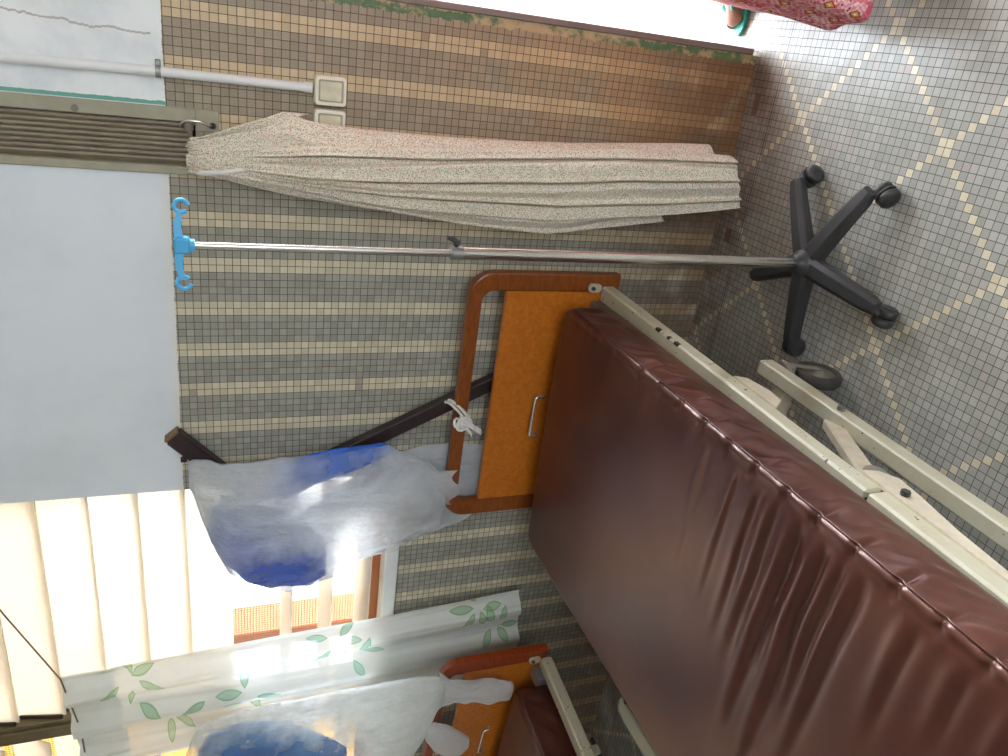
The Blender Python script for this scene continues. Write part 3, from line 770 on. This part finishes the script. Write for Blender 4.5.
    for s in (1, -1):
        for y in (-.548, -1.68):
            cx = s * .345
            m = MB(); m.tube([(cx, y + .02, .16), (cx, y + .02, .138)], .026, 14)
            for q in (-1, 1): m.bar((cx + q * .020, y + .025, .145), (cx + q * .020, y - .008, .058), .005, .020, .002, (0, 1, 0))
            m.box((cx - .024, y - .005, .136), (cx + .024, y + .05, .146), .003)
            fk = m.build('castor_fork', M['hub'], b)
            A = Matrix.Translation((cx, y - .008, .0625)) @ Matrix.Rotation(PI / 2, 4, 'Y')
            m = MB(); m.lathe([(.046, -.014), (.058, -.016), (.0625, -.010), (.0625, .010), (.058, .016), (.046, .014), (.046, -.014)], 32, A); m.build('tyre', M['tyre'], fk)
            m = MB(); m.lathe([(0, -.016), (.014, -.017), (.018, -.008), (.046, -.010), (.046, .010), (.018, .008), (.014, .017), (0, .016)], 28, A); m.build('wheel_hub', M['hub'], fk)
    # guard bar folded down along the left side
    m = MB(); m.bar((-.560, -.735, .540), (-.530, -1.95, .540), .052, .044, .004); gb = m.build('guard_bar', M['shaded_cream'], b)
    m = MB(); m.box((-.585, -.80, .40), (-.568, -.742, .535), .004); m.build('guard_hinge', M['zinc'], gb)
    m = MB(); m.tube([(-.535, -.757, .552), (-.526, -.757, .552)], .009, 10); m.build('guard_bolt', M['black'], gb)
    for y in (-.95, -1.75):
        m = MB(); m.bar((-.572, y, .52), (-.385, y, .425), .03, .008, .002); m.build('guard_arm', M['zinc'], b)
    return b
bed1 = make_bed('hospital bed with a burl headboard and white tape tied round its top rail')
bed2 = copy_tree(bed1)
bed2['label'] = 'hospital bed with a white plastic knot tied over its headboard corner'
for ch in bed2.children:
    if ch.name.startswith('headboard_frame'):
        ch.data = ch.data.copy(); ch.data.materials[0] = M['redwood']
for ch in bed2.children:
    st = ch.name.split('.')[0]
    if st in ('headboard_frame', 'headboard_panel'): ch.scale.z = .82; ch.location.z = .875 * .18
    elif st in ('side_rail', 'corner_socket', 'eye_plate'): ch.location.z = .05
bed1.location = (-1.036, -.100, 0); bed1.rotation_euler.z = math.radians(-1.2)
bed2.location = (-2.391, -.205, 0); bed2.rotation_euler.z = math.radians(-8)

# mattresses
TUFT = [-.46 + .0, -.555, -.643, -.737, -.827, -.917, -1.010, -1.090, -1.183, -1.275, -1.359, -1.44, -1.524, -1.609, -1.69, -1.78]
CREASE = [(-.90, .80, .30, .010, 1.0), (-.965, .62, .34, .012, 1.4), (-1.015, .56, .36, .014, 2.2), (-1.075, .45, .48, .016, 3.6), (-1.140, .43, .50, .016, 3.6), (-1.185, .45, .36, .015, 2.8), (-1.225, .42, .40, .017, 3.2),
          (-1.340, .46, .22, .015, 2.0), (-1.436, .45, .16, .014, 1.6), (-1.518, .45, .14, .013, 1.3), (-1.60, .45, .10, .012, .9), (-.80, .7, .3, .01, .6)]
def make_mattress(name, label, wr=1.0):
    """local: right seam at x=+.424, far end at y=0, runs to y=-1.9; top z=.60"""
    o = thing(name, label, 'mattress', (0, 0, 0), 'maroon vinyl mattresses')
    NX, NY = 120, 330; hw = HW0 = .424; zt, zb = .600, .464; Lg = 1.9
    def crease(x, y):
        """raised pleats pulled from the right seam"""
        if x < -.3: return 0
        h = 0; dr = hw - x
        for cy, off, ln, w, am in CREASE:
            c0 = hw - off * .35; a = sstep(.02, .08, dr) * (1 - sstep(ln * .55, ln * 1.35, dr))
            if a <= 0: continue
            dy = y - (cy + .03 + .02 * (dr - .2) + .006 * nz(dr * 6, cy * 9, 0))
            k = dy / w
            h += am * a * .0029 * (math.exp(-k * k) - .8 * math.exp(-((k + 1.5) / .7) ** 2))
        return h * wr
    def pinch(y):
        return sum(math.exp(-((y - t_) / .007) ** 2) for t_ in TUFT if t_ > -1.85)
    rings = []
    for j in range(NY):
        q = j / (NY - 1); y = -q * Lg
        e = min(q, 1 - q) * Lg
        endr = math.sqrt(max(0, 1 - (1 - min(1, e / .02)) ** 2))      # small end roll
        pn = pinch(y); tp = .010 * (q - .3); hw = HW0 - .020 * (1 - sstep(0, .07, q * Lg)) ** 2
        ring = []
        for i in range(NX):
            x = lerp(-hw + tp * 2, hw, i / (NX - 1))
            dr = hw - x; dl = x + hw
            z = zt + .004 * math.sin(PI * (x + hw) / (2 * hw)) + crease(x, y) + .0025 * nz(x * 6, y * 4, 3) * wr
            roll = .012
            for dd in (dr, dl):
                if dd < roll: z -= roll * (1 - math.sqrt(max(0, 1 - (1 - dd / roll) ** 2))) * .8
            # piped seam just inside the right edge, pulled down at each tuft
            z += .0008 * math.exp(-((dr - .008) / .005) ** 2) - .0030 * math.exp(-((dr - .020) / .006) ** 2)
            z += .0045 * nz(y * 26, 1.5, 4) * math.exp(-dr / .03)
            z -= pn * .009 * math.exp(-((dr - .012) / .018) ** 2)
            ring.append(Vector((x, y, lerp(.54, z, .25 + .75 * endr))))
        for i in range(1, 16):                                         # right wall, bulging, puckered between tufts
            u = i / 16
            bl = .005 * math.sin(PI * u) + wr * (.010 * nz(y * 13, u * 2.2, 5) + .006 * nz(y * 34 + 4 * u, u * 1.5, 8)) * math.sin(PI * min(1, u * 1.1)) - pn * .014 * math.exp(-(u / .3) ** 2)
            ring.append(Vector((hw + bl * endr, y, lerp(lerp(.54, zt - .010, .25 + .75 * endr), zb, u))))
        for i in range(12): ring.append(Vector((lerp(hw, -hw, i / 11), y, lerp(.54, zb, .25 + .75 * endr) if True else zb)))
        for i in range(1, 8):
            u = i / 8; ring.append(Vector((-hw + tp * 2 - .012 * math.sin(PI * u), y, lerp(zb, zt - .010, u) if endr > .5 else lerp(.52, .56, u))))
        rings.append(ring)
    MB().rings(rings).build('vinyl_cover', M['vinyl'], o)
    m = MB(); pp = []
    for j in range(300):
        y = -.09 - j / 299 * (Lg - .10); pp.append((hw + .001, y, zt - .0085 - .004 * pinch(y) * wr))
    m.tube(pp, .0018, 6); m.build('piping', M['vinyl'], o)
    return o
mat1 = make_mattress('hospital_mattress', 'wide maroon vinyl mattress with puckered seams filling the photo foreground')
mat1.location = (-1.102, -.172, 0); mat1.rotation_euler.z = math.radians(.2)
mat2 = copy_tree(mat1); mat2['label'] = 'maroon vinyl mattress under the hanging blue-filled plastic bag with the knotted corner'
mat2.location = (-2.512, -.236, 0); mat2.rotation_euler.z = math.radians(-6.5)

# ------------------------------------------------------------------ bent dark post tied to the head board
py = -.034
po = thing('bent_post', 'dark brown bent wooden post leaning behind the headboard with the taped rail', 'post', (-.86, py, .47))
def onpost(z): return -1.182 + (z - 1.121) * (-.173 / .354)
m = MB(); m.bar((onpost(0.47), py, 0.47), (onpost(1.50), py, 1.50), .046, .036, .004, (0, 1, 0))
m.build('upright', M['darkwood'], po)
m = MB(); m.bar((onpost(1.475), py - .002, 1.475), (-1.128, py - .004, 1.690), .050, .040, .005, (0, 1, 0)); ar = m.build('arm', M['darkwood'], po)
m = MB(); a_ = Vector((-1.128, py - .004, 1.690)); dv = Vector((.245, 0, .212)).normalized(); m.bar(a_ + dv * .0005, a_ + dv * .008, .047, .037, .002, (0, 1, 0)); m.build('end_cap', M['endgrain'], ar)
m = MB(); m.box((-1.205, py - .03, 1.655), (-1.19, py - .018, 1.672), .002); m.build('peg', M['darkwood'], ar)
# tape
ts = thing('white_tape_tie', 'torn white cloth tape knotted round the post and headboard rail', 'tie', (-1.07, -.08, .86))
m = MB()
for z, dx in ((.868, 0), (.858, .006), (.847, -.004)):
    c_ = Vector((-1.078 + dx, -.078, z)); pts = []
    for k in range(21):
        a = 2 * PI * k / 20; pts.append(c_ + Vector((.034 * math.cos(a) * 1.0, .040 * math.sin(a), .022 * math.cos(a) + .016 * math.sin(a))))
    m.tube(pts, .0045, 7)
m.build('wrap', M['string'], ts)
for k, (dx, L, w) in enumerate(((-.030, .075, .010), (-.016, .055, .008), (-.040, .045, .007))):
    def fn(u, q, dx=dx, L=L, w=w):
        return Vector((-1.075 + dx * q + (u - .5) * w * 2 - .02 * q, -.128 - .006 * math.sin(q * 4 + dx * 90), .868 - L * q + .004 * nz(u * 3, q * 5, dx)))
    t_ = MB().grid(fn, 4, 10).build('loose_end', M['string'], ts); sd = t_.modifiers.new('s', 'SOLIDIFY'); sd.thickness = .002
m = MB()
for k in range(7):
    c_ = Vector((-1.085 + random.uniform(-.018, .012), -.124, .862 + random.uniform(-.014, .014)))
    pts = [c_ + Vector((.014 * math.cos(a + k), .006 * math.sin(2 * a), .013 * math.sin(a + k))) for a in [2 * PI * i / 10 for i in range(11)]]
    m.tube(pts, .0045, 6)
m.build('knot', M['string'], ts)

# ------------------------------------------------------------------ plastic-wrapped blue bundles
def loft(tab, N=72, R_=60, seed=0, wr=.02, squash=1.0, zfade=0):
    """tab rows: z, xl, xr, yc, half depth"""
    z1 = max(r[0] for r in tab); z0 = min(r[0] for r in tab); rings = []
    for i in range(R_):
        z = lerp(z1, z0, i / (R_ - 1)); xl, xr, yc, dp = interp(tab, z); ring = []
        for k in range(N):
            a = 2 * PI * k / N; ca, sa = math.cos(a), math.sin(a)
            cx = (xl + xr) / 2; hx = (xr - xl) / 2
            s = ca * hx
            p = Vector((cx + s, yc + dp * sa, z))
            f = .5 * nz(p.x * 9 + seed, z * 2.4, sa * 2) + .3 * nz(p.x * 22 + seed, z * 4, sa * 3 + 5) + .25 * abs(nz(p.x * 14 + z * 9, z * 3 + seed, sa))
            g = .4 * nz(z * 7, seed + 9, ca * 1.5)
            p.y += wr * f * 2 * (1 if sa <= 0 else .5) * min(1, dp / .04)
            p.x += wr * .8 * (nz(z * 9, seed, sa) + .5 * nz(z * 22, seed, sa)) * abs(ca) ** 3 * (1 if ca < 0 else .5)
            ring.append(p)
        rings.append(ring)
    return MB().rings(rings)
bag1 = thing('plastic_bag', 'milky plastic bag of blue cloth hanging from the bent dark post', 'bag', (-1.4, -.1, .75), 'plastic bags of blue cloth')
loft([(1.652, -1.29, -1.205, -.07, .02), (1.64, -1.31, -1.195, -.08, .04), (1.60, -1.46, -1.192, -.095, .05), (1.56, -1.56, -1.20, -.11, .06), (1.51, -1.615, -1.195, -.12, .07), (1.44, -1.655, -1.190, -.12, .075),
      (1.36, -1.675, -1.185, -.12, .075), (1.26, -1.65, -1.178, -.118, .07), (1.15, -1.58, -1.168, -.115, .062), (1.08, -1.56, -1.160, -.113, .055), (1.04, -1.55, -1.19, -.112, .05), (.95, -1.50, -1.235, -.112, .040), (.89, -1.46, -1.30, -.114, .024)], seed=1, wr=.022, R_=80, N=110).build('film', M['film'], bag1, recalc=True)
sk = loft([(1.40, -1.675, -1.45, -.075, .02), (1.25, -1.672, -1.36, -.06, .018), (1.1, -1.63, -1.25, -.045, .016), (.95, -1.585, -1.215, -.036, .014), (.84, -1.55, -1.215, -.034, .012), (.76, -1.52, -1.225, -.034, .010), (.72, -1.47, -1.235, -.034, .008)], seed=5, wr=.012, R_=60).build('film_skirt', M['film'], bag1)
def flapc(u, q):
    a = lerp(-1.26, -1.39, u)
    return Vector((a, -.122 - .015 * math.sin(PI * u) - .008 * q, lerp(1.0, .855 + .02 * math.sin(u * 9), q)))
MB().grid(flapc, 14, 12).build('film_flap', M['film'], bag1)
bc1 = thing('blue_bundle', 'bundle of blue cloth inside the plastic bag on the dark post', 'cloth', (-1.5, -.11, 1.3), 'bundles of blue cloth')
loft([(1.60, -1.46, -1.36, -.098, .015), (1.56, -1.55, -1.30, -.108, .03), (1.50, -1.60, -1.32, -.114, .042), (1.43, -1.635, -1.35, -.116, .045), (1.36, -1.650, -1.40, -.116, .045), (1.31, -1.64, -1.43, -.114, .04), (1.26, -1.62, -1.50, -.110, .02)], seed=3, wr=.022, N=80, R_=60).build('folded_cloth', M['bluecloth'], bc1)
loft([(1.42, -1.36, -1.22, -.104, .010), (1.32, -1.30, -1.180, -.104, .018), (1.2, -1.25, -1.164, -.104, .022), (1.10, -1.215, -1.158, -.102, .018), (1.072, -1.20, -1.170, -.100, .006)], seed=8, wr=.012, N=40, R_=30).build('loose_fold', M['bluefold'], bc1)

bag2 = thing('plastic_bag', 'milky plastic bag of blue cloth knotted over the corner of the far-left headboard', 'bag', (-2.2, -.36, .6), 'plastic bags of blue cloth')
loft([(1.69, -2.33, -2.10, -.30, .02), (1.665, -2.45, -2.02, -.30, .05), (1.63, -2.52, -1.985, -.31, .075), (1.52, -2.56, -1.962, -.315, .09), (1.36, -2.56, -1.95, -.315, .09), (1.2, -2.52, -1.945, -.315, .085), (1.08, -2.44, -1.942, -.315, .07), (.98, -2.30, -1.940, -.315, .055), (.92, -2.16, -1.945, -.318, .035), (.885, -2.06, -1.955, -.320, .022)], seed=11, wr=.02, R_=80, N=110).build('film', M['film2'], bag2)
loft([(.90, -2.10, -1.950, -.318, .026), (.86, -2.09, -1.975, -.322, .024), (.78, -2.085, -1.99, -.325, .022), (.70, -2.10, -2.0, -.325, .02), (.635, -2.11, -2.03, -.322, .014), (.622, -2.08, -2.05, -.322, .004)], seed=14, wr=.055, R_=70, N=90).build('knotted_tail', M['knot'], bag2)
loft([(.93, -2.22, -2.16, -.33, .02), (.90, -2.27, -2.15, -.335, .035), (.85, -2.31, -2.18, -.335, .04), (.80, -2.32, -2.22, -.335, .032), (.77, -2.30, -2.25, -.335, .012)], seed=17, wr=.012, R_=30, N=40).build('loose_ear', M['knot'], bag2)
bc2 = thing('blue_bundle', 'bundle of deep blue cloth inside the plastic bag nearest the bottom edge', 'cloth', (-2.3, -.31, 1.3), 'bundles of blue cloth')
loft([(1.652, -2.4, -2.08, -.312, .02), (1.62, -2.5, -2.025, -.315, .05), (1.52, -2.53, -2.0, -.318, .066), (1.38, -2.52, -2.04, -.318, .064), (1.28, -2.48, -2.12, -.316, .05), (1.2, -2.4, -2.2, -.314, .02)], seed=12, wr=.010, N=60, R_=40).build('folded_cloth', M['bluecloth2'], bc2)

# ------------------------------------------------------------------ printed film curtain on a cord
cu = thing('printed_curtain', 'translucent white plastic curtain printed with green leaves hanging before the louvres', 'curtain', (-2.0, -.1, .5))
def cur_fn(u, q):
    z = lerp(2.045 + -.10 * u * .35, .535 - .045 * u, q)
    xr = interp([(0, -1.930), (.06, -1.925), (.5, -1.893), (1, -1.845)], q)[0]
    xl = lerp(-2.36, -2.30, q)
    x = lerp(xr, xl, u)
    y = -.085 + .020 * math.sin(u * 2 * PI * 3.2 + .6 + .5 * q) * (1 - .25 * q) + .006 * nz(u * 14, q * 3, 2) * (1 + 2 * (q < .1)) + .004 * nz(u * 40, q * 2, 7)
    return Vector((x, y, z + .004 * nz(u * 9, q * 3, 1)))
MB().grid(cur_fn, 90, 70).build('film_sheet', M['curtain'], cu)
def hem_fn(u, q):
    p = cur_fn(u, q * .095 + .001); p.y -= .005 + .004 * nz(u * 18, q * 2, 4); return p
MB().grid(hem_fn, 90, 8).build('gathered_heading', M['curtain'], cu)
cd = thing('curtain_cord', 'thin taut cord slanting across the frosted louvres to the curtain corner', 'cord', (-1.3, -.02, 2.3))
m = MB(); m.tube([(-1.28, -.012, 2.335), (-1.66, -.075, 2.160), (-1.928, -.088, 2.040), (-2.15, -.088, 2.005), (-2.36, -.088, 2.000), (-3.55, -.02, 2.05)], .0026, 7); m.build('line', M['cord'], cd)
for nx, nz_ in ((-1.28, 2.335), (-3.55, 2.05)):
    m = MB(); m.tube([(nx, .012, nz_), (nx, -.022, nz_)], .005, 10); m.build('nail', M['zinc'], cd)

# ------------------------------------------------------------------ person in the doorway
def skin_body(name, verts, edges, mat, parent, root=0, sub=2):
    off = world_loc(parent)
    me = bpy.data.meshes.new(name); me.from_pydata([tuple(Vector(v[:3]) - off) for v in verts], edges, []); me.update()
    o = bpy.data.objects.new(name, me); COL.objects.link(o); o.parent = parent
    sk = o.modifiers.new('skin', 'SKIN'); sk.use_smooth_shade = True
    for i, v in enumerate(verts):
        r = v[3]; rr = r if isinstance(r, tuple) else (r, r); me.skin_vertices[0].data[i].radius = rr
    me.skin_vertices[0].data[root].use_root = True
    ss = o.modifiers.new('sub', 'SUBSURF'); ss.levels = sub; ss.render_levels = sub
    me.materials.append(mat)
    return o
PX, PY = .37, -.16
per = thing('person', 'person in a long red diamond-print skirt standing in the doorway, teal sandal showing', 'person', (PX, PY, 0))
V_ = []; E_ = []
def chain(pts, start=None):
    prev = start
    for p_ in pts:
        V_.append(p_); i = len(V_) - 1
        if prev is not None: E_.append((prev, i))
        prev = i
    return prev
pel = chain([(PX, PY, .86, (.13, .16))])
che = chain([(PX, PY, 1.00, (.10, .13)), (PX - .005, PY, 1.16, (.11, .15)), (PX, PY, 1.28, (.10, .15))], pel)
nk = chain([(PX - .005, PY, 1.36, .050), (PX - .012, PY, 1.415, .050), (PX - .02, PY, 1.47, (.082, .075)), (PX - .022, PY, 1.53, (.092, .078)), (PX - .016, PY, 1.59, (.062, .058))], che)
def foot(s, ax, ay, tx, ty):
    hip = (PX, PY + s * .09, .80, .088)
    d_ = Vector((tx - ax, ty - ay, 0)); 
    return chain([hip, (lerp(PX, ax, .5) - .02, lerp(PY + s * .09, ay, .5), .46, .058), (lerp(PX, ax, .8), lerp(PY + s * .09, ay, .8), .28, .050), (ax, ay, .085, .034), (ax - .0 * d_.x, ay, .045, (.034, .034)), (lerp(ax, tx, .45), lerp(ay, ty, .45), .038, (.024, .036)), (lerp(ax, tx, .82), lerp(ay, ty, .82), .028, (.016, .040))], pel)
FA = (.240, .148, .150, .122); FB = (.375, -.505, .275, -.500)
f1 = foot(1, *FA); f2 = foot(-1, *FB)
for f_, (ax, ay, tx, ty) in ((f1, FA), (f2, FB)):
    d_ = Vector((tx - ax, ty - ay, 0)).normalized(); sd_ = Vector((-d_.y, d_.x, 0))
    for k in range(5):
        L = (.030, .030, .026, .022, .018)[k]; b0 = Vector((tx, ty, .024)) - d_ * .016 + sd_ * ((k - 2) * .0145) * (1 if f_ == f1 else -1)
        q = b0 + d_ * L; V_.append((q.x, q.y, .018, .0085 if k else .011)); E_.append((f_, len(V_) - 1))
for s in (1, -1):
    e = chain([(PX, PY + s * .17, 1.28, .052), (PX + .02, PY + s * .225, 1.05, .040), (PX - .04, PY + s * .235, .84, .027), (PX - .055, PY + s * .235, .79, (.018, .034))], che)
    for k in range(4):
        yy = PX - .055 - .020 + k * .0135; L = (.070, .082, .078, .060)[k]
        chain([(yy, PY + s * .238, .765 - .0, .0085), (yy - .004, PY + s * .232, .765 - L * .55, .0078), (yy - .002, PY + s * .222, .765 - L, .0066)], e)
    chain([(PX - .09, PY + s * .222, .785, .0095), (PX - .105, PY + s * .212, .75, .008)], e)
V_.append((PX - .105, PY, 1.505, .012)); E_.append((nk - 2, len(V_) - 1))          # nose
skin_body('body', V_, E_, M['skin'], per)
m = MB(); rings = []
for i in range(46):
    z = lerp(1.0, .105, i / 45); t_ = (1 - (z - .105) / .895); t2 = t_ ** .8
    rx = lerp(.135, .19, t2); ry = lerp(.165, .395, t2); ex = lerp(1.0, .55, t2); ring = []
    cx, cy = lerp(PX, .352, t2), lerp(PY, -.166, t2)
    for k in range(140):
        a = 2 * PI * k / 140; ca, sa = math.cos(a), math.sin(a)
        fo_ = 1 + .03 * math.sin(a * 11) * t2 + .02 * math.sin(a * 5 + 1) * t2
        x = math.copysign(abs(ca) ** ex, ca) * rx * fo_; y = math.copysign(abs(sa) ** ex, sa) * ry * fo_
        th_ = -.14 * t2
        ring.append(Vector((cx + x * math.cos(th_) - y * math.sin(th_), cy + x * math.sin(th_) + y * math.cos(th_), z)))
    rings.append(ring)
sk_ = m.rings(rings, cap=False).build('skirt', M['skirt'], per); sd = sk_.modifiers.new('s', 'SOLIDIFY'); sd.thickness = .004
tab = [(.97, .14, .172), (1.08, .118, .150), (1.2, .13, .165), (1.3, .105, .17), (1.36, .06, .09)]
rings = []
for i in range(24):
    z = lerp(.97, 1.36, i / 23); rx, ry = interp(tab, z)
    rings.append([Vector((PX + rx * math.cos(2 * PI * k / 48), PY + ry * math.sin(2 * PI * k / 48), z)) for k in range(48)])
MB().rings(rings, cap=False).build('blouse', M['blouse'], per)
for s in (1, -1):
    MB().tube([(PX, PY + s * .15, 1.30), (PX + .004, PY + s * .19, 1.24), (PX + .012, PY + s * .212, 1.12)], [.066, .062, .058], 20, False).build('sleeve', M['blouse'], per)
m = MB(); A = Matrix.Translation((PX - .004, PY, 1.525)) @ Matrix.Diagonal((.108, .094, .115, 1))
m.lathe([(math.sin(a), math.cos(a)) for a in [PI * k / 24 for k in range(19)]], 32, Matrix.Translation((.024, 0, .012)) @ A); 
m.lathe([(0, .05), (.04, .04), (.05, 0), (.04, -.04), (0, -.05)], 20, Matrix.Translation((PX + .115, PY, 1.50)))
m.build('hair', M['hair'], per)
for s in (1, -1):
    m = MB(); A = Matrix.Translation((PX - .098, PY + s * .030, 1.535)) @ Matrix.Diagonal((.010, .014, .009, 1)); m.lathe([(math.sin(a), math.cos(a)) for a in [PI * k / 10 for k in range(11)]], 14, A); m.build('eye', M['white'], per)
    m = MB(); A = Matrix.Translation((PX - .005, PY + s * .080, 1.515)) @ Matrix.Diagonal((.020, .010, .030, 1)); m.lathe([(math.sin(a), math.cos(a)) for a in [PI * k / 10 for k in range(11)]], 14, A); m.build('ear', M['skin'], per)
m = MB(); m.tube([(PX - .098, PY - .024, 1.472), (PX - .107, PY, 1.470), (PX - .098, PY + .024, 1.472)], .0055, 8); m.build('lips', M['blouse'], per)
for (ax, ay, tx, ty) in (FA, FB):
    d_ = Vector((tx - ax, ty - ay, 0)).normalized(); sd_ = Vector((-d_.y, d_.x, 0)); m = MB(); n = 28; out = []
    for k in range(n):
        a = 2 * PI * k / n; u_ = math.cos(a); w_ = math.sin(a)
        kk = .5 if ay > 0 else .30; c_ = Vector((ax, ay, 0)) * (1 - kk) + Vector((tx, ty, 0)) * kk
        out.append(c_ + d_ * (u_ * .088) + sd_ * (w_ * lerp(.032, .043, (u_ + 1) / 2)))
    vs = [(p_.x, p_.y, .002) for p_ in out] + [(p_.x, p_.y, .014) for p_ in out]
    m.add(vs, [tuple(range(n))[::-1], tuple(range(n, 2 * n))] + [(k, (k + 1) % n, (k + 1) % n + n, k + n) for k in range(n)])
    so = m.build('sandal_sole', M['teal'], per)
    m = MB(); p0 = Vector((tx, ty, .030)) - d_ * .008
    for s in (1, -1): m.tube([p0, p0 - d_ * .03 + sd_ * s * .022 + Vector((0, 0, .026)), p0 - d_ * .075 + sd_ * s * .044 + Vector((0, 0, .008)), p0 - d_ * .085 + sd_ * s * .044 - Vector((0, 0, .018))], .006, 8)
    m.build('strap', M['teal'], so)

# ------------------------------------------------------------------ light, camera
SKY, GLOW = 3.7, 27.0
w = bpy.data.worlds.new('sky'); S.world = w; w.use_nodes = True; nt = w.node_tree; nt.nodes.clear()
out = nt.nodes.new('ShaderNodeOutputWorld'); bg = nt.nodes.new('ShaderNodeBackground')
bg.inputs[0].default_value = (.86, .95, 1.06, 1)
tcw = nt.nodes.new('ShaderNodeTexCoord'); dt = nt.nodes.new('ShaderNodeVectorMath'); dt.operation = 'DOT_PRODUCT'
nt.links.new(tcw.outputs['Generated'], dt.inputs[0]); dt.inputs[1].default_value = Vector((.62, .55, .56)).normalized()
def wm(op, a, b):
    n_ = nt.nodes.new('ShaderNodeMath'); n_.operation = op
    for i, q in enumerate((a, b)):
        if isinstance(q, (int, float)): n_.inputs[i].default_value = q
        else: nt.links.new(q, n_.inputs[i])
    return n_.outputs[0]
nt.links.new(wm('ADD', SKY, wm('MULTIPLY', GLOW, wm('POWER', wm('MAXIMUM', dt.outputs['Value'], 0), 5))), bg.inputs[1])
nt.links.new(bg.outputs[0], out.inputs[0])

cam = bpy.data.cameras.new('camera'); co = bpy.data.objects.new('camera', cam); COL.objects.link(co)
r = Vector((0.90481935, 0.42468108, -0.03078837)); u = Vector((-0.12671128, 0.33758962, 0.93272584)); wv = Vector((-0.40650486, 0.84004716, -0.3592695))
R = Matrix((-u, r, -wv)).transposed().to_4x4(); R.translation = (0.01335714, -2.09392108, 1.58055)
co.matrix_world = R
cam.sensor_fit = 'HORIZONTAL'; cam.sensor_width = 36; cam.lens = 757.68 / 1008 * 36; cam.clip_start = .02
S.camera = co
S.view_settings.view_transform = 'Standard'; S.view_settings.look = 'None'; S.view_settings.exposure = 1.0; S.view_settings.gamma = 1; S.view_settings.use_curve_mapping = False
try:
    S.cycles.max_bounces = 14; S.cycles.diffuse_bounces = 7; S.cycles.transparent_max_bounces = 24; S.cycles.transmission_bounces = 8
    S.cycles.use_denoising = True; S.cycles.sample_clamp_indirect = 6
except Exception: pass
